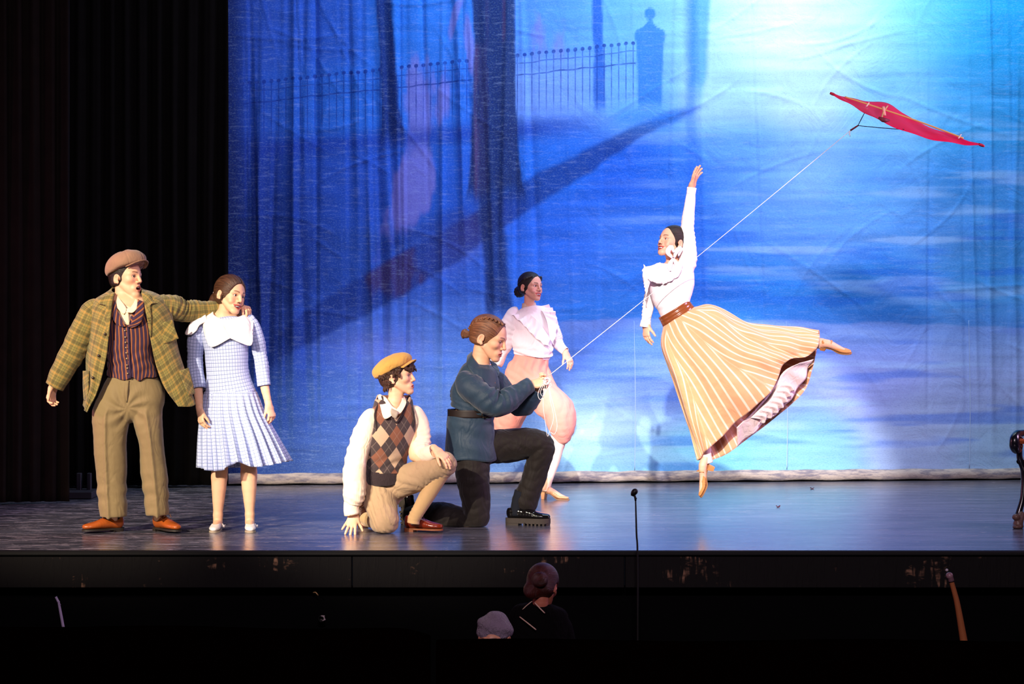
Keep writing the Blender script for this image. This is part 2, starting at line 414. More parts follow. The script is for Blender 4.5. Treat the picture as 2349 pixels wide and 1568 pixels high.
def yd(x): return 18.64+(x+2.2)*0.088          # depth of the drop, a little deeper to the right
def build_backdrop():
    step = 0.0135
    xs = np.arange(-2.30, 5.6, step); zs = np.arange(0.085, 4.75, step)
    X, Z = np.meshgrid(xs, zs)
    Y = yd(X)
    px = CX+X*F/Y; py = HY+(H-Z)*F/Y             # the picture's own measure of the painting
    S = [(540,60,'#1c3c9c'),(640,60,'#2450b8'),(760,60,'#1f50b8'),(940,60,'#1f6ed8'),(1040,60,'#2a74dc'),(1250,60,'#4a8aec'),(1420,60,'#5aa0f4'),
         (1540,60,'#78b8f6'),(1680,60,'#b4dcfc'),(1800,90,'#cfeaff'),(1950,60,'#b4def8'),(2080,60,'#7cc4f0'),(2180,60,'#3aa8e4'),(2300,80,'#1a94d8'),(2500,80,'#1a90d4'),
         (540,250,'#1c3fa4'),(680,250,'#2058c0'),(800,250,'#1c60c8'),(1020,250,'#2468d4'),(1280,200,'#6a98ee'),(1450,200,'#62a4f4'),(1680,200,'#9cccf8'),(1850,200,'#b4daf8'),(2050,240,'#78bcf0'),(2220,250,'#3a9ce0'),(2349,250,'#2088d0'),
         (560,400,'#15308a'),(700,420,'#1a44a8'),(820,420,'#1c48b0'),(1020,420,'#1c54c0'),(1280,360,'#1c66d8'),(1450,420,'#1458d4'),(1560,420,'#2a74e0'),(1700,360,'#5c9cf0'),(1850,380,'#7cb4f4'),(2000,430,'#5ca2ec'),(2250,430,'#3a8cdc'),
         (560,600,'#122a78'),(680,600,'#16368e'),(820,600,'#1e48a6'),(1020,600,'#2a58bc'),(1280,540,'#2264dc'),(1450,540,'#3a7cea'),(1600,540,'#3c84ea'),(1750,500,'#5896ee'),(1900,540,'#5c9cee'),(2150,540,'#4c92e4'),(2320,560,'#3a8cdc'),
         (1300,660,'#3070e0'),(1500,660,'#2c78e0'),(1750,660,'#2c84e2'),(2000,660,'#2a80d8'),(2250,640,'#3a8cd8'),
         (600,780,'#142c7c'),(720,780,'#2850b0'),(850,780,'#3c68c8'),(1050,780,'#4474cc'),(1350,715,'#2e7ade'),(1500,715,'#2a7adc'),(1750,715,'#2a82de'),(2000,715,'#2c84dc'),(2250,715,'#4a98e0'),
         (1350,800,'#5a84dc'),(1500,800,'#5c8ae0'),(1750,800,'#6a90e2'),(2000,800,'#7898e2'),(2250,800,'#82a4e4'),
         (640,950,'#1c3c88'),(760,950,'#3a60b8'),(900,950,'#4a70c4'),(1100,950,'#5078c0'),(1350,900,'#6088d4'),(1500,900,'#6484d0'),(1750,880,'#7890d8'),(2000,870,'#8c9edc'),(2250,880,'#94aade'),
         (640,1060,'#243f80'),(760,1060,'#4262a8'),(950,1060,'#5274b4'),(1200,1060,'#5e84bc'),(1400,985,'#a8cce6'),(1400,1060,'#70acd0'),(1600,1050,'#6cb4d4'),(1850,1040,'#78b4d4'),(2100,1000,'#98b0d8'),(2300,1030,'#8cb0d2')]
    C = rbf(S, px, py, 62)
    def mixc(mask, h, a=1.0):
        nonlocal C
        m_ = np.clip(mask*a, 0, 1)[..., None]; C = C*(1-m_)+np.array(rgb(h)[:3])*m_
    wob = (vnoise(px/40, py/40, 1)-0.5)
    # brush strokes of mist and water
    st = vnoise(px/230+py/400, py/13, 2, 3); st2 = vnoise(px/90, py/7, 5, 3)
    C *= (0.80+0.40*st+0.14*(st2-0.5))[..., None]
    mixc(sstep(vnoise(px/300+2, py/22, 9, 3), 0.55, 0.75)*sstep(px, 1300, 1700)*sstep(py, 150, 400), '#9cc8fa', 0.45)
    mixc(sstep(vnoise(px/260+7, py/26, 19, 3), 0.56, 0.72)*sstep(px, 1200, 1600)*sstep(py, 300, 500), '#1d62d6', 0.5)
    # edge where the lit water begins
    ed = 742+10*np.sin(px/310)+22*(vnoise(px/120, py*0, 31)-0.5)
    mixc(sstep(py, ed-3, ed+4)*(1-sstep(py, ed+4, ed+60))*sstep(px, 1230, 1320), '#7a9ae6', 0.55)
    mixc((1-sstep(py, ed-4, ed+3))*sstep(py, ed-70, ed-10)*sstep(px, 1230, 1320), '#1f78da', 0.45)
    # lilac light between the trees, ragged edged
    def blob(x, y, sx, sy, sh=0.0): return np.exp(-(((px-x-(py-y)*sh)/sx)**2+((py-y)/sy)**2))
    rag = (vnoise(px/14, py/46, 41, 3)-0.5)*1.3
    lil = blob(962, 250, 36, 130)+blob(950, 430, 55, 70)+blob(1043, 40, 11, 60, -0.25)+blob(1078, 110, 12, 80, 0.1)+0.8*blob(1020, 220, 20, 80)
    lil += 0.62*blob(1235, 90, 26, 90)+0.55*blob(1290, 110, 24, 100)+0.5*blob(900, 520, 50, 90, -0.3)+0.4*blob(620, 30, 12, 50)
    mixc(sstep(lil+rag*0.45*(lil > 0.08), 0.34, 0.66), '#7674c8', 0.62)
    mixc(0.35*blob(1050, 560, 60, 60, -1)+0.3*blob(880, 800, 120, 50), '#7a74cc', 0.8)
    # the far bank and the shadow lying across the lawn
    bank = 345-(px-560)*0.075
    mixc(np.exp(-((py-bank)/24)**2)*sstep(px, 520, 640)*(1-sstep(px, 1200, 1450)), '#12309a', 0.75)
    bx = np.array([600, 700, 900, 1050, 1200, 1330, 1450, 1560, 1640]); up = np.array([800, 715, 590, 510, 415, 350, 290, 250, 238]); dn = np.array([850, 790, 690, 600, 490, 410, 330, 272, 244])
    u_ = np.interp(px, bx, up)+14*wob; d_ = np.interp(px, bx, dn)+14*wob
    sh = sstep(py, u_-9, u_+9)*(1-sstep(py, d_-9, d_+9))*(1-sstep(px, 1560, 1640))*sstep(px, 560, 640)
    mixc(sh, '#0c2678', 0.74)
    mixc(sh*(sstep(blob(900, 620, 90, 80)+rag*0.5, 0.4, 0.8)+0.6*blob(1090, 500, 60, 60)), '#3c2a56', 0.7)
    mixc(np.exp(-((py-(560-(px-900)*0.42))/26)**2)*sstep(px, 820, 900)*(1-sstep(px, 1060, 1110)), '#10257e', 0.5)
    mixc(blob(640, 480, 100, 130), '#0c2070', 0.45)
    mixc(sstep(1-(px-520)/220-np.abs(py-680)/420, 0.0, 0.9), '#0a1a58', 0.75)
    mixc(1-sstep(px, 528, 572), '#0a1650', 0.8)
    # trees
    def trunk(ys, cs, ws, h, a, soft=5, fade=None):
        c = np.interp(py, ys, cs)+6*wob; hw = np.interp(py, ys, ws)/2
        m_ = 1-sstep(np.abs(px-c), hw-soft, hw+soft)
        if fade: m_ = m_*(1-sstep(py, *fade))
        mixc(m_, h, a); return m_
    trunk([-400, 0, 120, 240, 340], [868, 878, 888, 895, 903], [30, 34, 36, 42, 60], '#0a1e66', 0.92, 3, (290, 360))
    m_ = trunk([-400, 0, 100, 220, 330, 430, 470], [1130, 1132, 1135, 1133, 1135, 1137, 1140], [88, 98, 94, 100, 108, 124, 150], '#122258', 0.95, 3, (415, 480))
    mixc(m_*sstep((1-sstep(px+rag*14, 1116, 1124))*sstep(px, 1084, 1092)*sstep(py, 60, 150)+blob(1155, 40, 5, 70)+blob(1118, 30, 5, 60), 0.3, 0.7), '#4c3a68', 0.9)
    mixc(m_*sstep(blob(1096, 240, 9, 90)+rag*0.3, 0.5, 0.8), '#142660', 0.7)
    trunk([-400, 0, 120, 265], [1370, 1370, 1374, 1376], [20, 22, 24, 28], '#1450b8', 0.85, 3, (225, 275))
    trunk([-400, 0, 150, 260], [1606, 1606, 1602, 1594], [44, 46, 40, 30], '#3a90ee', 0.75, 8, (170, 275))
    trunk([260, 400, 560, 700], [1585, 1592, 1602, 1612], [26, 34, 34, 24], '#1c62dc', 0.5, 9, (640, 720))
    trunk([500, 560, 640, 720], [1125, 1135, 1140, 1146], [60, 56, 52, 70], '#10245e', 0.82, 8, (690, 745))
    # urn on its pedestal
    ur = (1-sstep(np.hypot(px-1491, py-31), 11, 15))
    pw = np.interp(py, [44, 52, 62, 70, 82, 100, 170, 245], [5, 6, 16, 32, 36, 31, 28, 27])
    ur = np.maximum(ur, (1-sstep(np.abs(px-1491), pw-2, pw+3))*sstep(py, 42, 46)*(1-sstep(py, 225, 262)))
    mixc(ur, '#1c6cc8', 0.8)
    mixc(np.exp(-((py-268)/22)**2)*sstep(px, 1380, 1440)*(1-sstep(px, 1540, 1600)), '#2474dc', 0.6)
    # folds of the hanging cloth (geometry): deep pleats at the left, shallow ones elsewhere
    rng = np.random.RandomState(4); D = np.zeros_like(X)
    L = 1-sstep(px, 900, 1250)*0.80; R = sstep(px, 2080, 2200)*0.30
    for i in range(74):
        cx = rng.uniform(540, 1250) if i < 46 else (rng.uniform(1250, 2100) if i < 58 else rng.uniform(2100, 2500))
        wd = rng.uniform(4, 17); dr = rng.uniform(-0.03, 0.05); a = rng.uniform(0.014, 0.040)*(1 if rng.rand() < 0.65 else -1)
        q = px-cx-dr*(py-500)
        am = np.interp(cx, [500, 1000, 1300, 2050, 2150, 2500], [1, 0.9, 0.30, 0.22, 0.7, 0.9])
        q2 = np.where(q < 0, q/(wd*0.35), q/wd)          # sharp on one side
        D -= a*am*np.exp(-q2**2)*(0.55+0.45*np.sin(py/230+i))*sstep(Z, 0.0, 0.9)
    D += 0.012*(vnoise(px/120, py/260, 21)-0.5)+0.006*(vnoise(px/35, py/60, 22)-0.5)
    # creases left by folding: long thin ridges
    for i in range(90):
        x0, y0 = rng.uniform(520, 2400), rng.uniform(0, 1050); an = rng.uniform(-1.4, 1.4); ln = rng.uniform(40, 140)
        t = (px-x0)*np.cos(an)+(py-y0)*np.sin(an); q = -(px-x0)*np.sin(an)+(py-y0)*np.cos(an)+0.002*t*t*rng.uniform(-1, 1)
        D -= np.where(px > 1250, 0.004, 0.006)*np.exp(-(q/3.6)**2)*np.exp(-(t/ln)**4)
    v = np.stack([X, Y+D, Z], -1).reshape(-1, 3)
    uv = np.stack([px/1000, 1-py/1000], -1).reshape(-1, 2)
    n = NT('painted_drop', 0.85, 0.15)
    U, Vv, _ = n.sep(n.uv()); pX = n.m('MULTIPLY', U, 1000.0); pY = n.m('MULTIPLY', n.m('SUBTRACT', 1.0, Vv), 1000.0)
    base = n.attr('Col')
    pv = n.comb(pX, pY)
    g1 = n.noise(n.scale(pv, (0.22, 0.42, 1)), 1.0, 4, 0.8); g2 = n.noise(n.scale(pv, (0.03, 0.16, 1)), 1.0, 4, 0.6)
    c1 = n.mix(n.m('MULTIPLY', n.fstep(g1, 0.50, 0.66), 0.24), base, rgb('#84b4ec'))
    c1 = n.mix(n.m('MULTIPLY', n.fstep(g1, 0.50, 0.36), 0.26), c1, rgb('#1a50b4'))
    c1 = n.mix(n.m('MULTIPLY', n.fstep(g2, 0.52, 0.70), 0.12), c1, rgb('#a8c8fa'))
    # painted railings: rails, uprights, round finials
    line = n.m('SUBTRACT', n.m('ADD', pY, n.m('MULTIPLY', n.m('SUBTRACT', pX, 560.0), 0.1045)), 192.0)
    wv = n.m('MULTIPLY', n.m('SUBTRACT', n.noise(n.scale(pv, (0.02, 0.02, 1)), 1.0, 2), 0.5), 10.0); line = n.m('ADD', line, wv)
    inx = n.m('MULTIPLY', n.fstep(pX, 552, 560), n.m('SUBTRACT', 1.0, n.fstep(pX, 1455, 1462)))
    tr1 = n.fstep(n.m('ABSOLUTE', n.m('SUBTRACT', pX, 1133.0)), 48.0, 52.0); inx = n.m('MULTIPLY', inx, tr1)
    inx = n.m('MULTIPLY', inx, n.fstep(n.m('ABSOLUTE', n.m('SUBTRACT', pX, 892.0)), 17.0, 20.0))
    def ln(off, wd): return n.m('SUBTRACT', 1.0, n.fstep(n.m('ABSOLUTE', n.m('SUBTRACT', line, off)), wd, wd+1.2))
    fx = n.m('MULTIPLY', n.m('SUBTRACT', n.m('FRACT', n.m('DIVIDE', pX, 16.6)), 0.5), 16.6)
    up_ = n.m('SUBTRACT', 1.0, n.fstep(n.m('ABSOLUTE', fx), 0.9, 1.9))
    up_ = n.m('MULTIPLY', up_, n.m('MULTIPLY', n.fstep(line, 0.0, 4.0), n.m('SUBTRACT', 1.0, n.fstep(line, 95.0, 165.0))))
    dd = n.m('SQRT', n.m('ADD', n.m('MULTIPLY', fx, fx), n.m('MULTIPLY', line, line)))
    ball = n.m('SUBTRACT', 1.0, n.fstep(dd, 3.6, 5.6))
    fence = n.m('MAXIMUM', n.m('MAXIMUM', n.m('MULTIPLY', ln(19.0, 0.7), 0.7), n.m('MULTIPLY', ln(46.0, 1.0), 0.85)), n.m('MAXIMUM', n.m('MULTIPLY', up_, 0.7), ball))
    fence = n.m('MULTIPLY', n.m('MULTIPLY', fence, inx), n.m('ADD', 0.25, n.noise(n.scale(pv, (0.05, 0.05, 1)), 1.0, 2)))
    c1 = n.mix(fence, c1, rgb('#12308a'))
    n.set('Base Color', c1)
    wr = n.noise(n.scale(pv, (0.012, 0.010, 1)), 1.0, 5, 0.55, 1.5)
    n.bump(wr, 0.22, 0.05)
    root = thing('backdrop', 'painted blue park scene on a hanging cloth drop with railings, trees and mist', 'backdrop', (1.6, yd(1.6), 0))
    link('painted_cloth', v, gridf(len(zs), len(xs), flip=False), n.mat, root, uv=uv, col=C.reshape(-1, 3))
    # pale pocket along the foot of the drop, and the seams running up from it
    hx = np.arange(-2.30, 5.6, 0.02); prof = [(0.0, 0.095), (-0.022, 0.085), (-0.032, 0.055), (-0.03, 0.03), (-0.018, 0.012), (0.01, 0.010), (0.02, 0.05), (0.0, 0.095)]
    hv = np.array([[x, yd(x)+a+0.004*np.sin(x*9)+0.003*np.sin(x*31), max(0.004, b+0.003*np.sin(x*14))] for x in hx for a, b in prof])
    n = NT('drop_pocket', 0.85, 0.2); o = n.obj()
    n.set('Base Color', n.mix(n.fstep(n.noise(n.scale(o, (6, 6, 30)), 1, 4, 0.65), 0.4, 0.65), rgb('#a39a92'), rgb('#6d6a74')))
    n.bump(n.noise(o, 60, 3), 0.4, 0.01)
    link('bottom_pocket', hv, gridf(len(hx), len(prof)), n.mat, root)
    sm_ = plain('seam_thread', '#a8c6e6', 0.9)
    for x in (0.985, 2.22, 3.72):
        m_ = tube([(x, yd(x)-0.012, 0.10), (x+0.006, yd(x)-0.016, 0.6), (x-0.004, yd(x)-0.012, 1.3)], [0.003, 0.003, 0.001], 6, 30)
        link('seam', m_[0], m_[1], sm_, root)

def curtain(name, label, p0, p1, ztop, mat, pleat=0.09, amp=0.035, seed=0, zb=0.02, flare=0.0):
    """hanging leg of pleated cloth between two floor points"""
    p0 = np.array(p0, float); p1 = np.array(p1, float); L = np.linalg.norm(p1-p0); t = (p1-p0)/L; nn = np.array([t[1], -t[0]])
    ns = int(L/0.012); nz = 70
    s = np.linspace(0, L, ns); z = np.linspace(zb, ztop, nz); S, Zz = np.meshgrid(s, z)
    rng = np.random.RandomState(seed)
    ph = S/pleat*6.283+1.2*np.sin(S*3.1+seed)+0.25*np.sin(Zz*1.3+S*5)
    D = amp*(np.sin(ph)+0.35*np.sin(2.3*ph+1))*(0.75+0.25*np.cos(Zz*1.7+S*4))+0.02*np.sin(Zz*2+S*2)
    sp = (1+flare*np.exp(-Zz/0.12))
    Q = p0+t*(S*1.0)[..., None]+nn*(D*sp)[..., None]
    v = np.concatenate([Q, Zz[..., None]], 2).reshape(-1, 3)
    o = link(name, v, gridf(nz, ns), mat, origin=(p0[0], p0[1], zb)); tag(o, label, 'curtain'); solid(o, 0.006); return o

def build_setting():
    # glossy black stage floor
    n = NT('stage_floor', 0.2, 0.9); o = n.obj()
    lng = n.noise(n.scale(o, (1.3, 9.0, 1)), 1, 5, 0.62, 0.5); fine = n.noise(n.scale(o, (5, 60, 1)), 1, 4, 0.65)
    n.set('Base Color', n.mix(n.fstep(lng, 0.35, 0.7), rgb('#16161c'), rgb('#2b2b36')))
    x, y, z = n.sep(o)
    lft = n.m('SUBTRACT', 1.0, n.fstep(x, -2.6, 0.6))
    scr = n.fstep(n.m('ADD', n.noise(n.scale(o, (4.5, 34, 1)), 1, 4, 0.7, 0.6), n.m('MULTIPLY', lft, 0.085)), 0.65, 0.69)
    dot = n.fstep(n.noise(o, 30, 2, 0.5), 0.745, 0.76)
    sc = n.m('MAXIMUM', n.m('MULTIPLY', scr, 0.55), n.m('MULTIPLY', dot, 0.7))
    n.set('Base Color', n.mix(sc, n.mix(n.fstep(lng, 0.35, 0.7), rgb('#36363f'), rgb('#5e5e6a')), rgb('#b8aab4')))
    n.set('Roughness', n.m('ADD', 0.13, n.m('ADD', n.m('MULTIPLY', fine, 0.20), n.m('MULTIPLY', scr, 0.3))))
    n.bump(n.m('ADD', lng, n.m('MULTIPLY', fine, 0.4)), 0.10, 0.01)
    v, f = boxm((0, 17.4, -0.02), (15, 6.8, 0.04)); fl = link('floor', v, f, n.mat, smooth=False); tag(fl, kind='structure')
    # nosing and fascia of the stage edge
    n = NT('fascia_black', 0.7, 0.12); o = n.obj()
    w1 = n.fstep(n.noise(n.scale(o, (2.2, 1, 5)), 1, 5, 0.7), 0.56, 0.66); w2 = n.fstep(n.noise(n.scale(o, (30, 1, 4)), 1, 3, 0.6), 0.50, 0.62)
    n.set('Base Color', n.mix(n.m('MULTIPLY', n.m('MULTIPLY', w1, w2), 0.8), rgb('#080607'), rgb('#7a5a48')))
    n.bump(w2, 0.2, 0.005)
    fm = n.mat
    x0 = -7.5
    for i, wd in enumerate([3.9, 2.65, 1.62, 2.4, 4.4]):
        v, f = boxm((x0+wd/2, 14.0, -0.125), (wd-0.006, 0.03, 0.19), bev=0.003)
        a = link('trim_1' if i == 0 else 'trim_%d' % (i+1), v, f, fm, smooth=False); tag(a, kind='structure'); x0 += wd
    v, f = boxm((0, 13.992, -0.015), (15, 0.05, 0.03), bev=0.008); a = link('trim_6', v, f, plain('nosing_black', '#060608', 0.6, 0.2), smooth=False); tag(a, kind='structure')
    blk = plain('black_masonry', '#020203', 0.9, 0.05)
    v, f = boxm((0, 14.12, -1.15), (15, 0.04, 1.85)); tag(link('wall_pit', v, f, blk, smooth=False), kind='structure')
    v, f = boxm((0, 11.5, -2.05), (15, 5.4, 0.06)); tag(link('floor_pit', v, f, blk, smooth=False), kind='structure')
    v, f = boxm((0, 20.85, 2.9), (15, 0.1, 5.8)); tag(link('wall_back', v, f, blk, smooth=False), kind='structure')
    v, f = boxm((-7.5, 17.4, 2.9), (0.1, 6.8, 5.8)); tag(link('wall_left', v, f, blk, smooth=False), kind='structure')
    v, f = boxm((7.5, 17.4, 2.9), (0.1, 6.8, 5.8)); tag(link('wall_right', v, f, blk, smooth=False), kind='structure')
    n = NT('leg_velour', 0.95, 0.05); n.set('Base Color', n.mix(n.noise(n.obj(), 8, 4), rgb('#040304'), rgb('#0a0808'))); leg = n.mat
    n = NT('leg_velour_brown', 0.95, 0.08); n.set('Base Color', n.mix(n.noise(n.obj(), 8, 4), rgb('#080606'), rgb('#150f0d'))); leg1 = n.mat
    curtain('leg_curtain', 'black pleated wing curtain hanging beside the stage edge, behind the man in tweed', (-5.2, 16.75), (-3.2, 17.02), 5.5, leg1, 0.11, 0.03, 3)
    curtain('leg_curtain', 'black pleated wing curtain hanging next to the painted drop', (-4.6, 18.35), (-2.22, 18.42), 5.5, leg, 0.13, 0.03, 8)
    # low dark frame of stacked timber lying in the wing
    tm = plain('scuffed_timber', '#2a2830', 0.7)
    Yb = 17.55
    b = thing('stage_brace', 'low scuffed wooden floor brace lying in the wing by the curtain', 'brace', P(180, 1140, Yb)*[1, 1, 0])
    def bx(nm, c, s, bev=0.004):
        v, f = boxm(c, s, bev=bev); link(nm, v, f, tm, b, smooth=False)
    c0 = P(182, 1132, Yb)
    bx('base_board', (c0[0], Yb, 0.03), (0.24, 0.30, 0.05)); bx('upright', (c0[0]-0.01, Yb+0.05, 0.115), (0.035, 0.05, 0.13)); bx('upright', (c0[0]+0.065, Yb+0.05, 0.115), (0.03, 0.05, 0.13))
    build_backdrop()
build_setting()


# ------------------------------------------------------------------ figures: heads, hands, shoes, hair, hats
def frame(yaw, pitch=0, roll=0):
    """columns: right-of-picture axis, facing axis, up axis of a head facing the house at yaw 0"""
    y, p, r = (math.radians(a) for a in (yaw, pitch, roll))
    X = np.array([math.cos(y), math.sin(y), 0]); Fd = np.array([math.sin(y), -math.cos(y), 0]); Z = np.array([0, 0, 1.0])
    F2 = Fd*math.cos(p)+Z*math.sin(p); Z2 = Z*math.cos(p)-Fd*math.sin(p)
    X3 = X*math.cos(r)-Z2*math.sin(r); Z3 = Z2*math.cos(r)+X*math.sin(r)     # roll > 0: crown to the right of the picture
    return np.stack([X3, F2, Z3], 1)
SKIN = None
def skin_mat():
    global SKIN
    if SKIN is None:
        n = NT('skin', 0.48, 0.35)
        n.set('Base Color', n.mix(n.m('MULTIPLY', n.noise(n.obj(), 60, 3), 0.25), n.attr('Col'), rgb('#d08a6c')))
        n.set('Subsurface Weight', 0.08); n.set('Subsurface Radius', (0.01, 0.004, 0.002)); n.set('Subsurface Scale', 0.5)
        n.bump(n.noise(n.obj(), 300, 2), 0.05, 0.002)
        SKIN = n.mat
    return SKIN
_eye = []
def eye_mat():
    if not _eye:
        n = NT('eye', 0.12, 0.5); U, Vv, _ = n.sep(n.uv())
        n.set('Base Color', n.ramp(U, [(0.0, rgb('#0a0806')), (0.16, rgb('#0a0806')), (0.19, rgb('#3a2416')), (0.33, rgb('#2a190e')), (0.37, rgb('#ece4e0')), (1.0, rgb('#e2d4cf'))]))
        _eye.append(n.mat)
    return _eye[0]
def sphere_uv(c, r, axis, n1=14, n2=20):
    """sphere with u = angle from axis / 90 deg"""
    axis = nrm(axis); a = nrm(np.cross(axis, [0.1, 0.2, 0.97])); b = np.cross(axis, a)
    r = np.array([r, r, r]) if np.isscalar(r) else np.asarray(r)
    v = []; uv = []
    for i in range(n1+1):
        t = math.pi*i/n1
        for j in range(n2):
            q = 2*math.pi*j/n2
            v.append(np.asarray(c)+r*(axis*math.cos(t)+(a*math.cos(q)+b*math.sin(q))*math.sin(t))); uv.append((min(1, t/1.5708), j/n2))
    return np.array(v), gridf(n1+1, n2, True), np.array(uv)

def hair_mat(name, c1, c2, c3, rough=0.42):
    n = NT(name, rough, 0.4); U, Vv, _ = n.sep(n.uv())
    st = n.noise(n.comb(n.m('MULTIPLY', U, 26.0), n.m('MULTIPLY', Vv, 1.1)), 1.0, 5, 0.65, 0.3); fn = n.noise(n.comb(n.m('MULTIPLY', U, 90.0), n.m('MULTIPLY', Vv, 2.0)), 1.0, 2)
    n.set('Base Color', n.ramp(st, [(0.28, rgb(c1)), (0.52, rgb(c2)), (0.78, rgb(c3))]))
    n.bump(n.m('ADD', st, n.m('MULTIPLY', fn, 0.5)), 0.6, 0.006); return n.mat
class Fig:
    def __init__(s, label, px, py, Y, cat='person', name='person', skin='#e3b394'):
        s.Y = Y; s.s = F/Y; g = P(px, py, Y); s.root = thing(name, label, cat, (g[0], g[1], 0))
        s.B = Field(); s.fine = []; s.skin = np.array(rgb(skin)[:3]); s.heads = []; s.paint = []
    def J(s, px, py, dy=0.0): return P(px, py, s.Y+dy)
    def pts(s, *a): return [s.J(*q) for q in a]
    def r(s, px): return px/s.s
    def add(s, nm, m, mat, parent=None, smooth=True, label=None):
        o = link(nm, m[0], m[1], mat, parent or s.root, smooth, uv=m[2] if len(m) > 2 else None)
        if label: o['label'] = label
        return o
    def field(s, nm, fd, h, mat, parent=None, label=None):
        v, f = fd.mesh(h); uv = np.zeros((len(v), 2))
        if nm.startswith('hair'):                       # strands run from the hairline back over the skull
            q = (v-s.hC) @ (s.hR.T/s.hs).T; uv = np.stack([np.arctan2(q[:, 0], q[:, 2]+0.02), q[:, 1]*10], 1)
        return s.add(nm, (v, f, uv), mat, parent, label=label)
    # -------------------------------------------------- head with face
    def head(s, px, py, dy, sc, yaw, pitch=0, roll=0, mouth='closed', neck=None, nr=0.052, brow='#3a2418', lip='#b5473f', gaze=(0, 0), jawdrop=0.0, blush=0.35, narrow=1.0):
        C = s.J(px, py, dy); R = frame(yaw, pitch, roll); s.hC, s.hR, s.hs = C, R, sc
        W = lambda x, y, z: C+sc*(R @ np.array([x*narrow, y, z]))
        s.W = W; B = s.B; jd = jawdrop
        def E(c, r, k=0.012, op='u', rot=None): B.ell(W(*c), np.array(r)*sc, R if rot is None else R @ rot, k*sc, op)
        def Cc(p, q, a, b, k=0.008, op='u'): B.ecap(W(*p), W(*q), a*sc, b*sc, None, k*sc, op)
        E((0, -0.016, 0.034), (0.074, 0.092, 0.079))
        E((0, 0.028, 0.012), (0.063, 0.060, 0.078), 0.02)
        E((0, 0.038, -0.048-jd*0.5), (0.043, 0.045, 0.046), 0.020)
        for sg in (-1, 1):
            Cc((sg*0.047, 0.002, -0.045), (sg*0.015, 0.062, -0.092-jd), 0.013, 0.013, 0.026)
            E((sg*0.040, 0.050, -0.020), (0.021, 0.024, 0.019), 0.016)
            Cc((sg*0.014, 0.080, 0.019), (sg*0.045, 0.062, 0.017), 0.0095, 0.010, 0.012)
        E((0, 0.068, -0.095-jd), (0.022, 0.019, 0.016), 0.016)
        E((0, 0.070, -0.064-jd*0.4), (0.034, 0.019, 0.022), 0.012)
        for sg in (-1, 1):                              # sockets, lids
            E((sg*0.031, 0.094, 0.000), (0.019, 0.022, 0.0125), 0.010, 's')
            E((sg*0.031, 0.0655, 0.000), (0.0150, 0.0150, 0.0142), 0.003)
            E((sg*0.0305, 0.084, 0.0002), (0.0132, 0.0165, 0.0056), 0.0015, 's')
        B.chain([W(0, 0.083, 0.016), W(0, 0.089, -0.004), W(0, 0.0985, -0.028)], [0.0075*sc, 0.0080*sc, 0.0100*sc], None, 0.010*sc, 2)
        for sg in (-1, 1):
            E((sg*0.0115, 0.088, -0.033), (0.0080, 0.010, 0.0075), 0.005)
            E((sg*0.0062, 0.095, -0.042), (0.0035, 0.0055, 0.004), 0.002, 's')
        # mouth
        mz = -0.063
        if mouth == 'closed': cr, up, lo, ap = 0.025, -0.0595, -0.0675, None
        elif mouth == 'parted': cr, up, lo, ap = 0.0265, -0.0585, -0.0710, (0.017, 0.0026)
        elif mouth == 'smile': cr, up, lo, ap = 0.033, -0.0545, -0.0760, (0.0255, 0.0085)
        else: cr, up, lo, ap = 0.025, -0.0565, -0.0735-jd*0.75, (0.0205, 0.0060+jd*0.42)
        cz = -0.0540 if mouth == 'smile' else (up+lo)/2
        cy = 0.069 if mouth == 'smile' else 0.074
        lu, ll, lc = (0.0028, 0.0036, -0.0022) if mouth == 'smile' else (0.0036, 0.0044, 0.0)
        if ap:
            ac = (up+lo)/2-0.0003
            E((0, 0.092, ac), (ap[0], 0.030, ap[1]), 0.002, 's')
        B.chain([W(-cr, cy, cz), W(-0.012, 0.0865, up+lc*0.4), W(0, 0.0895, up-0.0012), W(0.012, 0.0865, up+lc*0.4), W(cr, cy, cz)], [0.0018*sc, lu*sc, lu*sc, lu*sc, 0.0018*sc], None, 0.004*sc, 2)
        B.chain([W(-cr, cy, cz), W(-0.012, 0.0850-jd*0.15, lo-lc), W(0, 0.0875-jd*0.15, lo-0.0008), W(0.012, 0.0850-jd*0.15, lo-lc), W(cr, cy, cz)], [0.0018*sc, ll*sc, (ll+0.0005)*sc, ll*sc, 0.0018*sc], None, 0.004*sc, 2)
        if mouth == 'smile':
            for sg in (-1, 1): E((sg*0.040, 0.062, -0.040), (0.016, 0.014, 0.013), 0.012)
        # ears
        tl = frame(0, 0, 0); a = math.radians(-14)
        for sg in (-1, 1):
            er = np.array([[1, 0, 0], [0, math.cos(a), -math.sin(a)], [0, math.sin(a), math.cos(a)]])
            E((sg*0.075, -0.020, -0.006), (0.0085, 0.018, 0.031), 0.004, 'u', er)
            E((sg*0.084, -0.016, -0.003), (0.0075, 0.010, 0.019), 0.004, 's', er)
            E((sg*0.076, -0.010, -0.030), (0.006, 0.009, 0.009), 0.005)
            E((sg*0.078, -0.006, -0.010), (0.005, 0.005, 0.006), 0.004)
        # neck
        if neck is not None:
            nb = s.J(*neck)
            B.chain([W(0, -0.022, -0.045), W(0, -0.018, -0.100)*0.6+nb*0.4, nb], [nr*sc*0.92, nr*sc*0.95, nr*sc*1.15], R[:, 0], 0.014)
            B.ecap(W(0, 0.012, -0.080), nb*0.75+W(0, 0.015, -0.08)*0.25, 0.024*sc, 0.026*sc, None, 0.02)
        lo_, hi_ = C-0.17*sc, C+0.17*sc
        if neck is not None: lo_ = np.minimum(lo_, s.J(*neck)-[0.09, 0.09, 0.05]); hi_ = np.maximum(hi_, s.J(*neck)+[0.09, 0.09, 0])
        s.fine.append((lo_, hi_, 0.0024))
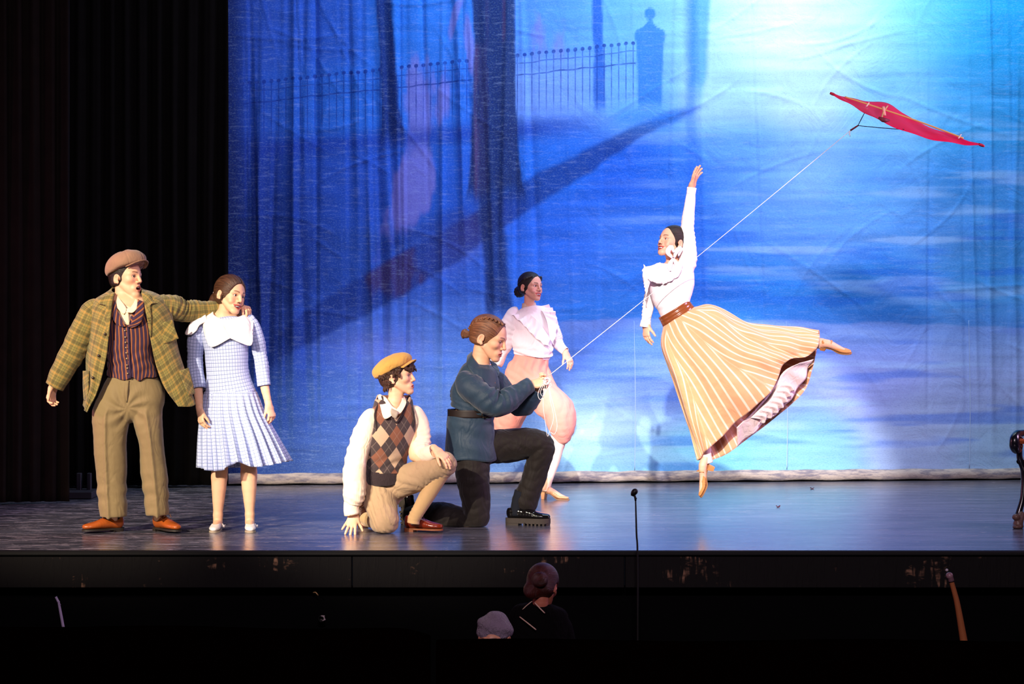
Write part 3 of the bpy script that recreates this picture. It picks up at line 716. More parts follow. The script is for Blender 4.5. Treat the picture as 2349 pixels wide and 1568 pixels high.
        # eyes and teeth
        for sg in (-1, 1):
            gx, gz = gaze
            m_ = sphere_uv(W(sg*0.031, 0.0655, 0.0), 0.0135*sc, R @ np.array([math.sin(math.radians(gx)), math.cos(math.radians(gx)), math.sin(math.radians(gz))]))
            s.add('eye', m_, eye_mat())
        if mouth in ('smile', 'open'):
            th = np.linspace(-1, 1, 15); wd = ap[0]*1.25; zt = up-0.001; zb = (up-0.0125) if mouth == 'smile' else up-0.0085
            v = []
            for z_ in (zt+0.004, zb):
                for t in th: v.append(W(wd*math.sin(t*1.2)/math.sin(1.2), 0.0835-0.024*(1-math.cos(t*1.2)), z_))
            tm = bpy.data.materials.get('teeth') or plain('teeth', '#f2ece4', 0.25, 0.5)
            solid(s.add('teeth', (v, gridf(2, 15), np.zeros((30, 2))), tm, smooth=True), 0.003)
        # colours of the face
        inv = R.T/sc; brc = np.array(rgb(brow)[:3]); lpc = np.array(rgb(lip)[:3]); sk = s.skin
        def paint(v, col):
            q = (v-C) @ inv.T; q[:, 0] /= narrow
            x, y, z = q.T; ax = np.abs(x); near = (np.abs(q).max(1) < 0.16)
            def mixin(m_, c):
                m_ = np.clip(m_, 0, 1)[:, None]*near[:, None]; col[:] = col*(1-m_)+np.asarray(c)*m_
            face = (y > 0.045)
            mixin(blush*np.exp(-(((ax-0.040)/0.020)**2+((z+0.026)/0.016)**2))*face, sk*np.array([0.98, 0.55, 0.55]))
            mixin(0.35*np.exp(-((ax/0.010)**2+((z+0.032)/0.012)**2))*face, sk*np.array([0.98, 0.65, 0.62]))
            arch = 0.0225+0.005*np.sin(np.clip((ax-0.012)/0.036, 0, 1)*2.4)-0.002
            mixin(face*sstep(ax, 0.011, 0.016)*(1-sstep(ax, 0.042, 0.050))*np.exp(-((z-arch)/(0.0048-0.0018*np.clip((ax-0.012)/0.036, 0, 1)))**2)*1.0, brc)
            e = np.sqrt(((ax-0.031)/0.0148)**2+((z-0.0004)/0.0066)**2)
            mixin(face*np.exp(-((e-1.0)/0.20)**2)*(0.35+0.55*(z > 0)), (0.045, 0.02, 0.015))
            # lips along their curves
            lz_u = cz+(up-cz)*np.maximum(np.cos(np.clip(ax/cr, 0, 1)*1.5708), 0)**0.8; lz_l = cz+(lo-cz)*np.maximum(np.cos(np.clip(ax/cr, 0, 1)*1.5708), 0)**0.8
            tk = 0.25+0.75*np.sqrt(np.maximum(0, 1-np.clip(ax/cr, 0, 1)**2))
            lip_m = (1-sstep(ax, cr*0.98, cr*1.08))*sstep(y, 0.060, 0.066)*np.clip(sstep(z, lz_l-0.0050*tk-0.0008, lz_l-0.0036*tk)*(1-sstep(z, lz_u+0.0022*tk, lz_u+0.0036*tk+0.0004)), 0, 1)
            mixin(lip_m, lpc)
            if ap:
                ins = ((x/(ap[0]*1.1))**2+((z-ac)/(ap[1]*1.15))**2 < 1)*(y < 0.0815)*(y > 0.045)
                mixin(ins*1.0, (0.06, 0.01, 0.012))
            mixin((np.hypot(ax-0.0062, z+0.042) < 0.0042)*(y > 0.082)*(y < 0.099)*0.8, (0.12, 0.03, 0.02))
            mixin(0.45*(ax > 0.066)*np.exp(-(((y+0.016)/0.012)**2+((z+0.003)/0.018)**2)), sk*np.array([0.95, 0.5, 0.45]))
        s.paint.append(paint)
        return W
    # -------------------------------------------------- hand: wrist, direction of the fingers, back of the hand, thumb side
    def hand(s, wrist, d, back, thumb, sc=1.0, curl=(18, 25, 15), spread=6, curls=None, thumb_open=0.6, thumb_dir=None, fine=0.0024, bend=0):
        W0 = s.J(*wrist) if len(wrist) == 3 and abs(wrist[0]) > 20 else np.asarray(wrist, float)
        d = nrm(d); n_ = np.asarray(back, float); n_ = nrm(n_-d*(n_@d)); x = np.cross(d, n_)
        if x@np.asarray(thumb, float) < 0: x = -x
        B = s.B; L = lambda a, b, c: W0+sc*(x*a+d*b+n_*c)
        B.ecap(L(0, -0.02, 0), L(0.002, 0.02, 0), (0.025*sc, 0.019*sc), (0.031*sc, 0.016*sc), x, 0.012)
        B.ecap(L(0.002, 0.02, 0), L(0.001, 0.082, 0.001), (0.032*sc, 0.0155*sc), (0.039*sc, 0.0115*sc), x, 0.012)
        lo = [L(0, 0, 0)]; cs = curls or [curl]*4
        for i, (xo, ln, rd) in enumerate([(0.0285, 0.070, 0.0085), (0.0095, 0.079, 0.0088), (-0.0100, 0.073, 0.0084), (-0.0285, 0.057, 0.0075)]):
            p = L(xo, 0.080-0.006*abs(i-1), 0.0015); aa = math.radians(spread*(1.5-i)/1.5)
            dd = d*math.cos(aa)+x*math.sin(aa); ang = 0
            q = [p]; rr = [rd*1.05*sc]
            for j, (fl, rf) in enumerate(((0.46, 1.0), (0.30, 0.93), (0.24, 0.78))):
                ang += math.radians(cs[i][j]); p = p+sc*ln*fl*(dd*math.cos(ang)-n_*math.sin(ang)); q.append(p); rr.append(rd*rf*sc)
            for j in range(3): B.ecap(q[j], q[j+1], rr[j], rr[j+1], None, 0.0035)
            lo += q
        td = nrm(x*thumb_open*0.9+d*0.75-n_*0.35) if thumb_dir is None else nrm(x*thumb_dir[0]+d*thumb_dir[1]+n_*thumb_dir[2])
        t0 = L(0.018, 0.012, -0.004); t1 = L(0.030+0.012*thumb_open, 0.044, -0.012); t2 = t1+td*0.033*sc; t3 = t2+nrm(td*0.9+d*0.25)*0.025*sc
        B.ecap(t0, t1, 0.0155*sc, 0.0115*sc, None, 0.010); B.ecap(t1, t2, 0.0105*sc, 0.0090*sc, None, 0.004); B.ecap(t2, t3, 0.0090*sc, 0.0068*sc, None, 0.003)
        lo += [t1, t2, t3]; lo = np.array(lo); s.fine.append((lo.min(0)-0.035*sc, lo.max(0)+0.035*sc, fine))
        return L
    def limb(s, pts, rad, udir=None, k=0.02): s.B.chain([s.J(*p) if abs(p[0]) > 20 else np.asarray(p) for p in pts], rad, udir, k)
    def body(s, h=0.009, extra=()):
        """mesh the whole body once coarsely and finely where skin is seen; one mesh"""
        fine = list(s.fine)+list(extra)
        v, f = s.B.mesh(h)
        fc = v[f].mean(1); keep = np.ones(len(f), bool)
        for lo, hi, _ in fine: keep &= ~np.all((fc > lo+h*0.6) & (fc < hi-h*0.6), 1)
        parts = [(v, f[keep])]
        for i, (lo, hi, hh) in enumerate(fine):
            a, b = s.B.mesh(hh, lo-2*hh, hi+2*hh); c = a[b].mean(1)
            kp = np.all((c > lo) & (c < hi), 1)
            for l2, h2, _ in fine[:i]: kp &= ~np.all((c > l2) & (c < h2), 1)
            parts.append((a, b[kp]))
        V, Fc, _ = joinm(*parts)
        used = np.unique(np.concatenate([np.ravel(q) for q in Fc])); mp = np.full(len(V), -1); mp[used] = np.arange(len(used))
        V = V[used]; Fc = [[int(mp[i]) for i in q] for q in Fc]
        col = np.tile(s.skin, (len(V), 1))
        for p in s.paint: p(V, col)
        return link('body', V, Fc, skin_mat(), s.root, True, col=col)
    # -------------------------------------------------- hair: a shell round the skull, cut back from the face
    def hairshell(s, grow=0.010, line=0.0, low=-0.055, part=None, ridges=44, amp=0.0, front=0.0, puff=(0, 0, 0), side=0.0, seed=0):
        fd = Field(); W, R, sc = s.W, s.hR, s.hs; C = s.hC
        fd.ell(W(0, -0.018, 0.036), np.array([0.074+grow+puff[0], 0.092+grow+puff[1], 0.079+grow+puff[2]])*sc, R, 0.01)
        fd.ell(W(0, -0.040, -0.015), np.array([0.066+grow*0.7, 0.060+grow*0.7, 0.055])*sc, R, 0.03)
        fd.ell(W(0, 0.088+front, -0.020+line), np.array([0.064+side, 0.062, 0.088])*sc, R, 0.012, 's')      # the face
        fd.ell(W(0, 0.040, -0.085), np.array([0.110, 0.062, 0.080])*sc, R, 0.006, 's')                        # cheeks and jaw
        for sg in (-1, 1): fd.ell(W(sg*0.086, -0.014, -0.014), np.array([0.024, 0.026, 0.032])*sc, R, 0.004, 's')   # ears left free
        fd.plane(W(0, 0, low), -R[:, 2], 0.012)
        inv = R.T/sc
        def dsp(x, y, z):
            q = [inv[i, 0]*(x-C[0])+inv[i, 1]*(y-C[1])+inv[i, 2]*(z-C[2]) for i in range(3)]
            a = np.arctan2(q[0], q[2]-0.01)
            o = amp*sc*np.sin(a*ridges+6*np.sin(q[1]*22+seed)+q[1]*30)
            if part is not None: o = o+0.006*sc*np.exp(-((q[0]-part)/0.004)**2)*(q[1] > -0.03)*(q[2] > 0.05)
            return o
        fd.disp(dsp); return fd
    # -------------------------------------------------- cap
    def cap(s, nm, mat, bmat, ctr, rad, tilt=12, roll=0, brim=(0.075, 0.060, 0.0), under=-0.020, seams=8, button=True, slouch=0.0, label=None, line=None):
        fd = Field(); a = math.radians(tilt); b = math.radians(roll)
        R = s.hR @ np.array([[1, 0, 0], [0, math.cos(a), -math.sin(a)], [0, math.sin(a), math.cos(a)]]) @ np.array([[math.cos(b), 0, math.sin(b)], [0, 1, 0], [-math.sin(b), 0, math.cos(b)]])
        sc = s.hs; C = s.W(*ctr); L = lambda x, y, z: C+sc*(R @ np.array([x, y, z]))
        rx, ry, rz = rad
        fd.ell(L(0, 0, 0), np.array([rx, ry, rz])*sc, R, 0.01)
        fd.ell(L(0, -0.012, under*0.6), np.array([rx*0.88, ry*0.88, rz*0.75])*sc, R, 0.03)
        fd.plane(L(0, 0, under), -R[:, 2], 0.012)
        inv = R.T/sc
        def dsp(x, y, z):
            q = [inv[i, 0]*(x-C[0])+inv[i, 1]*(y-C[1])+inv[i, 2]*(z-C[2]) for i in range(3)]
            th = np.arctan2(q[0], q[1]); g = np.abs(np.sin(th*seams/2))
            rr = np.hypot(q[0], q[1])
            return 0.0022*sc*np.exp(-(g/0.10)**2)*(rr > 0.012)*(q[2] > -0.2)+0.0022*sc*np.sin(th*5+rr*60)*np.sin(q[2]*70)
        fd.disp(dsp)
        o = s.field(nm, fd, 0.0035, mat, label=label)
        # peak: a curved crescent under the crown's front
        th = np.radians(np.linspace(-62, 62, 25)); wr = np.linspace(0, 1, 7); v = []
        for t in wr:
            for q in th:
                r0x, r0y = rx*0.80, ry*0.80; ex = brim[0]*t*math.cos(q)**0.9
                v.append(L((r0x+ex*0.25)*math.sin(q), r0y*math.cos(q)+ex, under+0.006-0.012*t*t*brim[1]/0.06-0.018*math.sin(q)**2+brim[2]*t))
        pk = s.add('cap_peak', (np.array(v), gridf(7, 25), np.zeros((len(v), 2))), bmat, o); solid(pk, 0.007, 0)
        if button:
            m_ = sphere_uv(L(0, 0.0, rz*0.985), np.array([0.011, 0.011, 0.006])*sc, R[:, 2], 8, 12); s.add('cap_button', m_, mat, o)
        return o
    # -------------------------------------------------- shoes
    def shoe(s, heel, toe, kind, mat, sole_mat, up=(0, 0, 1), L=0.27, W=1.0, lace=None, name='shoe', hh=None, bow=None):
        hl = np.asarray(heel, float); t = nrm(np.asarray(toe, float)-hl); u = np.asarray(up, float); u = nrm(u-t*(u@t)); l = np.cross(u, t)
        k = L/0.27; Q = lambda a, b, c: hl+k*(t*a+l*b*W+u*c)
        H0 = {'derby': 0.022, 'flat': 0.008, 'heel': 0.058, 'loafer': 0.036}[kind] if hh is None else hh
        rise = (lambda a: 0.006+H0*(1-sstep(np.array(a), 0.055, 0.175))) if kind == 'heel' else (lambda a: H0+0*a)
        fd = Field()
        def E(a, c, ru, rv, k_=0.02): return (Q(a, 0, float(rise(a))+c), (ru*k*W, rv*k))
        if kind == 'heel': pr = [E(0.030, 0.030, 0.025, 0.034), E(0.075, 0.028, 0.027, 0.030), E(0.125, 0.024, 0.031, 0.024), E(0.175, 0.018, 0.036, 0.017), E(0.220, 0.014, 0.030, 0.0125), E(0.250, 0.012, 0.018, 0.009)]
        else: pr = [E(0.034, 0.034, 0.030, 0.040), E(0.080, 0.036, 0.033, 0.038), E(0.130, 0.030, 0.038, 0.033), E(0.180, 0.022, 0.043, 0.024), E(0.222, 0.018, 0.039, 0.019), E(0.250, 0.016, 0.026, 0.015)]
        fd.chain([p[0] for p in pr], [p[1] for p in pr], l, 0.012)
        if kind in ('derby',): fd.ecap(Q(0.050, 0, H0+0.04), Q(0.046, 0, H0+0.068), (0.030*k, 0.040*k), (0.031*k, 0.040*k), l, 0.02); fd.ell(Q(0.046, 0, H0+0.082), np.array([0.034, 0.024, 0.012])*k, np.stack([t, l, u], 1), 0.004, 's')
        if kind == 'loafer': fd.ecap(Q(0.125, 0, H0+0.045), Q(0.165, 0, H0+0.036), (0.034*k, 0.012*k), (0.034*k, 0.009*k), l, 0.01); fd.ell(Q(0.050, 0, H0+0.085), np.array([0.062, 0.029, 0.026])*k, np.stack([t, l, u], 1), 0.004, 's')
        if kind in ('flat', 'heel'):
            z0 = float(rise(0.09)); fd.ell(Q(0.098, 0, z0+(0.052 if kind == 'flat' else 0.045)), np.array([0.086, 0.030, 0.034])*k, np.stack([nrm(t*1.0-u*(0.0 if kind == 'flat' else 0.38)), l, nrm(u+t*(0.0 if kind == 'flat' else 0.38))], 1), 0.003, 's')
        if kind != 'heel': fd.plane(Q(0, 0, H0*0.8), -u, 0.002)
        o = s.field(name, fd, 0.0034, mat)
        # sole with its outline
        sp = np.array([0.0, 0.008, 0.03, 0.07, 0.11, 0.16, 0.20, 0.235, 0.258, 0.266]); hw = np.array([0.006, 0.022, 0.031, 0.033, 0.033, 0.041, 0.044, 0.037, 0.022, 0.006])
        if kind == 'heel': hw = hw*np.interp(sp, [0, 0.1, 0.16], [0.78, 0.6, 0.86])
        if kind == 'loafer': hw = hw*1.12
        ss = crom(np.stack([sp, hw], 1), 40); side = np.concatenate([ss, ss[::-1]*[1, -1]]); n_ = len(side)
        th = {'derby': 0.010, 'flat': 0.007, 'heel': 0.006, 'loafer': 0.030}[kind]
        def slab(s0, s1, ztop, zbot, nm, m_, taper=1.0):
            pl = side.copy(); pl[:, 0] = np.clip(pl[:, 0], s0, s1)
            top = np.array([Q(a, b, ztop(a)) for a, b in pl]); bot = np.array([Q(s0+(a-s0)*taper+(0.012*(1-taper) if taper < 1 else 0), b*taper, zbot(a)) for a, b in pl])
            v = np.concatenate([top, bot]); f = [[i, (i+1) % n_, n_+(i+1) % n_, n_+i] for i in range(n_)]+[list(range(n_))[::-1], [n_+i for i in range(n_)]]
            s.add(nm, (v, f, np.zeros((len(v), 2))), m_, o, smooth=False)
        if kind == 'loafer':
            slab(0, 0.27, lambda a: H0+0.006, lambda a: 0.012, 'sole', sole_mat)
            for q in np.linspace(0.118, 0.255, 7): slab(q-0.006, q+0.006, lambda a: 0.016, lambda a: 0.0, 'tread', sole_mat)
            slab(0, 0.085, lambda a: 0.014, lambda a: 0.0, 'heel', sole_mat)
            v = [Q(a, b, H0+0.050-0.10*(a-0.125)-16*b*b) for a in (0.128, 0.142, 0.156) for b in np.linspace(-0.036, 0.036, 13)]
            solid(s.add('tassel_strap', (np.array(v), gridf(3, 13), np.zeros((39, 2))), mat, o), 0.005)
            for b in (-0.008, 0.008):
                m_ = tube([Q(0.150, b, H0+0.050), Q(0.168, b*1.6, H0+0.046), Q(0.184, b*2.2, H0+0.037)], [0.004, 0.007, 0.006], 8); s.add('tassel', m_, mat, o)
        else:
            slab(0, 0.27, lambda a: float(rise(a))+0.001, lambda a: float(rise(a))-th if kind == 'heel' else H0-th, 'sole', sole_mat)
            if kind == 'derby': slab(0, 0.075, lambda a: H0-th+0.001, lambda a: 0.0, 'heel', sole_mat)
            if kind == 'heel': slab(0.004, 0.052, lambda a: float(rise(a))-0.002, lambda a: 0.0, 'heel', mat, 0.72)
        if kind == 'derby' and lace:
            for i in range(4):
                a = 0.098+i*0.016; z = H0+0.078-0.30*(a-0.098)-0.004*i
                m_ = tube([Q(a-0.004, -0.020, z-0.012), Q(a, -0.008, z), Q(a, 0.008, z), Q(a+0.004, 0.020, z-0.012)], [0.0022]*4, 6); s.add('lace', m_, lace, o)
            for sg in (-1, 1):
                m_ = tube([Q(0.10, 0, H0+0.080), Q(0.088, sg*0.018, H0+0.092), Q(0.108, sg*0.038, H0+0.080), Q(0.126, sg*0.034, H0+0.062)], [0.0022]*4, 6); s.add('lace', m_, lace, o)
            v = [Q(a, b, H0+0.0) for a, b in []]
        if kind in ('flat', 'heel'):
            a0 = 0.088 if kind == 'flat' else 0.078; z0 = float(rise(a0)); q = np.linspace(-1, 1, 13)
            ht = 0.066 if kind == 'flat' else 0.066
            m_ = tube([Q(a0+(0.012 if kind == 'heel' else 0.0)*(1-abs(b)), 0.033*math.sin(b*1.45), z0+0.022+(ht-0.022)*math.cos(b*1.45)) for b in q], [(0.0045*k, 0.0022*k)]*13, 8, ref=-u+0.01*t, cap=False); s.add('strap', m_, mat, o)
            m_ = sphere_uv(Q(a0, 0.034, z0+0.026), 0.005*k, l, 6, 8); s.add('buckle', m_, sole_mat, o)
        if bow is not None:
            for sg in (-1, 1):
                m_ = tube([Q(a0, bow*0.036, z0+0.024), Q(a0+sg*0.012, bow*0.050, z0+0.026), Q(a0+sg*0.020, bow*0.060, z0+0.014)], [0.003, 0.006, 0.003], 8); s.add('bow_loop', m_, mat, o)
        return o
    def patch(s, nm, rows, mat, t=0.004, n=(10, 8), parent=None, uvrot=0.0, uvscale=1.0, disp=None, label=None):
        """thin cloth panel through rows of (px, py, dy)"""
        c = [[s.J(*q) for q in r] for r in rows]
        v, f, uv = loft(c, n[0], n[1], disp=disp)
        if uvrot: a = math.radians(uvrot); uv = uv @ np.array([[math.cos(a), -math.sin(a)], [math.sin(a), math.cos(a)]]).T
        o = s.add(nm, (v, f, uv*uvscale), mat, parent, label=label); solid(o, t, 0); return o
    def button(s, p, mat, r=0.006, axis=(0, -1, 0), parent=None):
        m_ = sphere_uv(s.J(*p), np.array([r, r*0.6, r]), axis, 6, 10); return s.add('button', m_, mat, parent)

# ------------------------------------------------------------------ cloth patterns (drawn in metres along each garment)
def tweed_mat():
    n = NT('tweed_plaid', 0.9, 0.1, sheen=0.2); U, Vv, _ = n.sep(n.uv()); o = n.obj()
    c = n.mix(n.noise(o, 220, 2), rgb('#94824a'), rgb('#7a7044'))
    c = n.mix(n.m('MULTIPLY', n.noise(o, 9, 3), 0.5), c, rgb('#8a8446'))
    for x in (U, Vv):
        for ce, hw, k, h in ((0.10, 0.030, 0.62, '#2e2c22'), (0.20, 0.030, 0.62, '#2e2c22'), (0.30, 0.030, 0.55, '#2e2c22'), (0.66, 0.020, 0.5, '#4a3a1c'), (0.48, 0.05, 0.30, '#c88a3a'), (0.86, 0.022, 0.45, '#3c4630')):
            c = n.mix(n.m('MULTIPLY', band(n, x, 0.072, ce, hw, 0.012), k), c, rgb(h))
    w_ = n.m('MULTIPLY', n.m('SINE', n.m('MULTIPLY', U, 2600.0)), n.m('SINE', n.m('MULTIPLY', Vv, 2600.0)))
    n.bump(n.m('ADD', n.m('MULTIPLY', w_, 0.15), n.noise(o, 16, 4)), 0.35, 0.012)
    return n.done(c)
def vest_mat():
    n = NT('striped_wool', 0.85, 0.15, sheen=0.1); U, Vv, _ = n.sep(n.uv()); o = n.obj()
    c = n.mix(n.noise(o, 40, 3), rgb('#2c2138'), rgb('#3a2a40'))
    c = n.mix(n.m('MULTIPLY', band(n, U, 0.026, 0.5, 0.19, 0.03), 0.85), c, rgb('#8a5034'))
    c = n.mix(n.m('MULTIPLY', band(n, U, 0.026, 0.5, 0.05, 0.02), 0.6), c, rgb('#b8733e'))
    c = n.mix(n.m('MULTIPLY', band(n, U, 0.026, 0.0, 0.035, 0.02), 0.6), c, rgb('#54405e'))
    n.bump(n.noise(o, 15, 4), 0.35, 0.012); return n.done(c)
def check_mat():
    n = NT('blue_check_cotton', 0.8, 0.15, sheen=0.1); U, Vv, _ = n.sep(n.uv()); o = n.obj()
    c = n.mix(n.noise(o, 30, 3), rgb('#c9d2ee'), rgb('#b4c0e6'))
    for x in (U, Vv):
        c = n.mix(n.m('MULTIPLY', band(n, x, 0.0225, 0.5, 0.22, 0.05), 0.30), c, rgb('#9fb0dc'))
        c = n.mix(n.m('MULTIPLY', band(n, x, 0.0225, 0.5, 0.055, 0.03), 0.85), c, rgb('#38487e'))
        c = n.mix(n.m('MULTIPLY', band(n, x, 0.0225, 0.15, 0.035, 0.03), 0.45), c, rgb('#5a6aa2'))
    n.bump(n.noise(o, 14, 4), 0.3, 0.012); return n.done(c)

white_c = cloth('white_cotton', '#f1e6e2', '#e4d8d8', 0.8, wr=0.2, wsc=10)
cream_c = cloth('cream_cotton', '#efd9b8', '#e2c8a6', 0.8, wr=0.2)
black_l = plain('dark_lining', '#100d0c', 0.8)

# ------------------------------------------------------------------ the man in tweed
def crease_tube(pts, rad, crease, **kw):
    """trouser leg with pressed fronts: crease = angle of the front edge"""
    v, f, uv = tube(pts, rad, **kw); return v, f, uv
def pressed(ang, amp=0.018, back=True):
    def sl(g, T, S):
        c = g.mean(1, keepdims=True); d = (g-c); r = np.linalg.norm(d, axis=2, keepdims=True)+1e-9
        k = np.maximum(0, 1-np.abs((T-ang+np.pi) % (2*np.pi)-np.pi)/0.42)**1.3*amp*sstep(S, 0.15, 0.3)
        if back: k = k+np.maximum(0, 1-np.abs((T-ang-np.pi+np.pi) % (2*np.pi)-np.pi)/0.42)**1.3*amp
        return g+d/r*k[..., None]
    return sl
def build_man():
    m = Fig('person in brown newsboy cap and plaid tweed jacket, arm round their neighbour', 300, 1220, 15.05, skin='#e2b08c')
    J, r = m.J, m.r
    W = m.head(290, 637, 0, 1.10, 62, 5, 4, 'open', neck=(284, 690, 0.01), nr=0.054, jawdrop=0.012, brow='#2a1a10', lip='#a84a3c', gaze=(-6, 2), blush=0.25, narrow=0.94)
    # body under the clothes
    m.limb([(290, 700, 0.0), (292, 780, 0.0), (298, 860, 0), (304, 905, 0)], [(0.155, 0.085), (0.145, 0.10), (0.125, 0.09), (0.15, 0.10)], (1, 0, 0))
    m.limb([(268, 910), (254, 1040), (262, 1192, 0.04)], [0.078, 0.055, 0.034]); m.limb([(336, 910), (346, 1040), (364, 1186, 0.06)], [0.078, 0.055, 0.034])
    m.limb([(222, 722), (165, 812), (124, 882)], [0.040, 0.036, 0.026]); m.limb([(366, 715, 0.02), (440, 715, 0.12), (545, 706, 0.24)], [0.040, 0.036, 0.026])
    m.hand((123, 884, 0.0), (-0.18, -0.12, -1), (-0.75, 0.55, 0.1), (0.55, -0.8, -0.2), 1.02, curl=(28, 38, 22), spread=3, thumb_open=0.35)
    m.hand((548, 702, 0.22), (0.62, -0.78, -0.10), (0.15, -0.15, 1), (-0.5, -0.7, 0), 1.0, curls=[(25, 40, 20), (30, 42, 20), (32, 45, 22), (35, 48, 25)], spread=10, thumb_open=0.5)
    m.body()
    # hair under the cap
    hm = hair_mat('hair_dark', '#0c0705', '#1c110b', '#38231a')
    fd = m.hairshell(0.006, -0.022, -0.052, side=0.006)
    m.field('hair', fd, 0.0026, hm)
    capm = cloth('cap_tweed_brown', '#96745c', '#7c5c4c', 0.9, wr=0.12, wsc=24, sheen=0.2)
    m.cap('cap', capm, cloth('cap_peak_brown', '#8f6a50', '#7c5c48', 0.85), (0, -0.002, 0.080), (0.114, 0.128, 0.074), 18, 0, (0.036, 0.05, 0.006), -0.036)
    # trousers
    tr = cloth('khaki_twill', '#83714f', '#75623f', 0.7, wr=0.18, wsc=9, mottle=0.15)
    fd = Field(); ux = (1, 0, 0)
    fd.chain([J(306, 866), J(306, 885), J(303, 912), J(300, 930)], [(r(54), 0.104), (r(63), 0.114), (r(68), 0.118), (r(66), 0.108)], ux, 0.02)
    ll = [(272, 905, 0), (254, 950, -0.01), (253, 1010, -0.015), (256, 1100, 0.0), (260, 1176, 0.0)]; lr = [(338, 905, 0), (337, 948, -0.01), (346, 1010, -0.02), (353, 1080, -0.005), (361, 1170, 0.0)]
    fd.chain([J(*q) for q in ll], [(r(38), 0.100), (r(42), 0.102), (r(38), 0.094), (r(34.5), 0.088), (r(31.5), 0.085)], ux, 0.035)
    fd.chain([J(*q) for q in lr], [(r(38), 0.100), (r(36), 0.100), (r(28), 0.088), (r(30), 0.085), (r(27.5), 0.080)], ux, 0.035)
    for q in ((260, 1184), (361, 1178)): fd.plane(J(*q), (0.02, 0, -1), 0.003) if q[0] == 260 else None
    fd.ell(J(361, 1196), (0.13, 0.16, r(18)), None, 0.002, 's')
    axs = []
    for lg, sh in ((ll, -0.018), (lr, 0.012)):
        p = np.array([J(*q) for q in lg]); o_ = np.argsort(p[:, 2]); axs.append((p[o_, 2], p[o_, 0]+sh))
    xm = J(298, 900)[0]; zc = J(298, 935)[2]; rs = np.random.RandomState(6).uniform(0, 6, 6)
    def crease(x, y, z):
        d_ = 0
        for i, (zz, xx) in enumerate(axs):
            d_ = d_-0.013*np.exp(-(((x-np.interp(z, zz, xx))/0.012)**2))*(np.interp(z, [zc-0.06, zc+0.02], [1, 0]))*(y < 15.05)
        rad_ = np.hypot(x-xm, z-zc); ang = np.arctan2(z-zc, x-xm)
        d_ = d_+0.005*np.exp(-((rad_-0.10)/0.07)**2)*np.sin(ang*9+rad_*20+rs[0])*(y < 15.06)
        zk = J(0, 1130)[2]
        return d_+0.0045*np.sin(60*z+14*x+rs[1]+2*np.sin(20*x))*np.exp(-((z-zk)/0.09)**2)+0.002*np.sin(22*z+9*x+rs[2])
    fd.disp(crease)
    to = m.field('trousers', fd, 0.0055, tr)
    m.patch('fly', [[(288, 872, -0.118), (296, 872, -0.118)], [(287, 900, -0.126), (293, 900, -0.126)], [(290, 922, -0.115), (292, 922, -0.115)]], tr, 0.004, (8, 4), parent=to)
    # shirt and collar
    sh = tube([J(288, 690, -0.005), J(290, 720, -0.01), J(294, 770, -0.012), J(296, 840)], [(0.070, 0.060), (0.100, 0.096), (0.112, 0.106), (0.112, 0.095)], 36, 24)
    so = m.add('shirt', sh, cream_c)
    m.patch('collar', [[(266, 672, -0.02), (274, 684, -0.075), (286, 700, -0.105), (290, 708, -0.112)], [(259, 684, -0.03), (266, 702, -0.095), (281, 719, -0.125), (288, 717, -0.128)]], cream_c, 0.004, (8, 14), parent=so)
    m.patch('collar', [[(290, 708, -0.112), (300, 704, -0.105), (309, 690, -0.08), (312, 678, -0.03)], [(292, 716, -0.128), (306, 716, -0.125), (318, 700, -0.095), (322, 684, -0.03)]], cream_c, 0.004, (8, 14), parent=so)
    m.patch('placket', [[(286, 712, -0.118), (294, 712, -0.118)], [(290, 745, -0.128), (297, 745, -0.128)]], cream_c, 0.004, (6, 4), parent=so)
    # waistcoat: a ring round the chest, dipping to a V and ending in two points
    vm = vest_mat(); rows = []
    for i, (py, cx, hw, hd) in enumerate([(0, 292, 56, 0.100), (1, 295, 60, 0.122), (2, 297, 58, 0.128), (3, 297, 54, 0.122), (4, 302, 55, 0.118), (5, 304, 58, 0.120)]):
        row = []
        for a in np.linspace(-180, 180, 24, endpoint=False):
            t = math.radians(a)
            y0 = [700, 742, 775, 808, 840, 860][py]
            if py == 0: y0 = 746-54*min(1, (abs(a+2)/40))**0.85 if abs(a) < 48 else (690 if abs(a) < 100 else 684)
            if py == 1: y0 = 752-10*min(1, abs(a)/40)
            if py == 5: y0 = 866+9*max(0, 1-abs(abs(a+4)-17)/16)-6*max(0, 1-abs(a+4)/7)-4*(abs(a) > 60)
            hw2 = hw*(0.80 if (py == 0 and abs(a) < 60) else 1)
            row.append(J(cx+hw2*math.sin(t), y0, -hd*math.cos(t)))
        rows.append(row)
    vv = loft(rows, 60, 96, True, disp=lambda u, v: 0.0035*np.sin(v*40+5*np.sin(u*6.28*2))*np.exp(-((v-0.72)/0.22)**2)+0.003*np.sin(u*31+v*9))
    vo = m.add('waistcoat', vv, vm); solid(vo, 0.006, 0)
    m.patch('waistcoat_lapel', [[(264, 688, -0.085), (254, 694, -0.095)], [(270, 712, -0.122), (256, 722, -0.118)], [(283, 738, -0.139), (266, 742, -0.133)], [(289, 748, -0.141), (281, 750, -0.140)]], vm, 0.005, (14, 6), parent=vo, uvrot=35)
    m.patch('waistcoat_lapel', [[(316, 686, -0.085), (330, 692, -0.09)], [(312, 712, -0.122), (330, 718, -0.116)], [(302, 738, -0.139), (322, 742, -0.130)], [(292, 750, -0.141), (304, 752, -0.140)]], vm, 0.005, (14, 6), parent=vo, uvrot=-35)
    m.patch('front_edge', [[(291, 750, -0.136), (295, 750, -0.136)], [(294, 808, -0.134), (298, 808, -0.134)], [(297, 868, -0.128), (301, 868, -0.128)]], vm, 0.005, (12, 4), parent=vo)
    bm = plain('pewter_button', '#b8a078', 0.35, 0.6, 0.6)
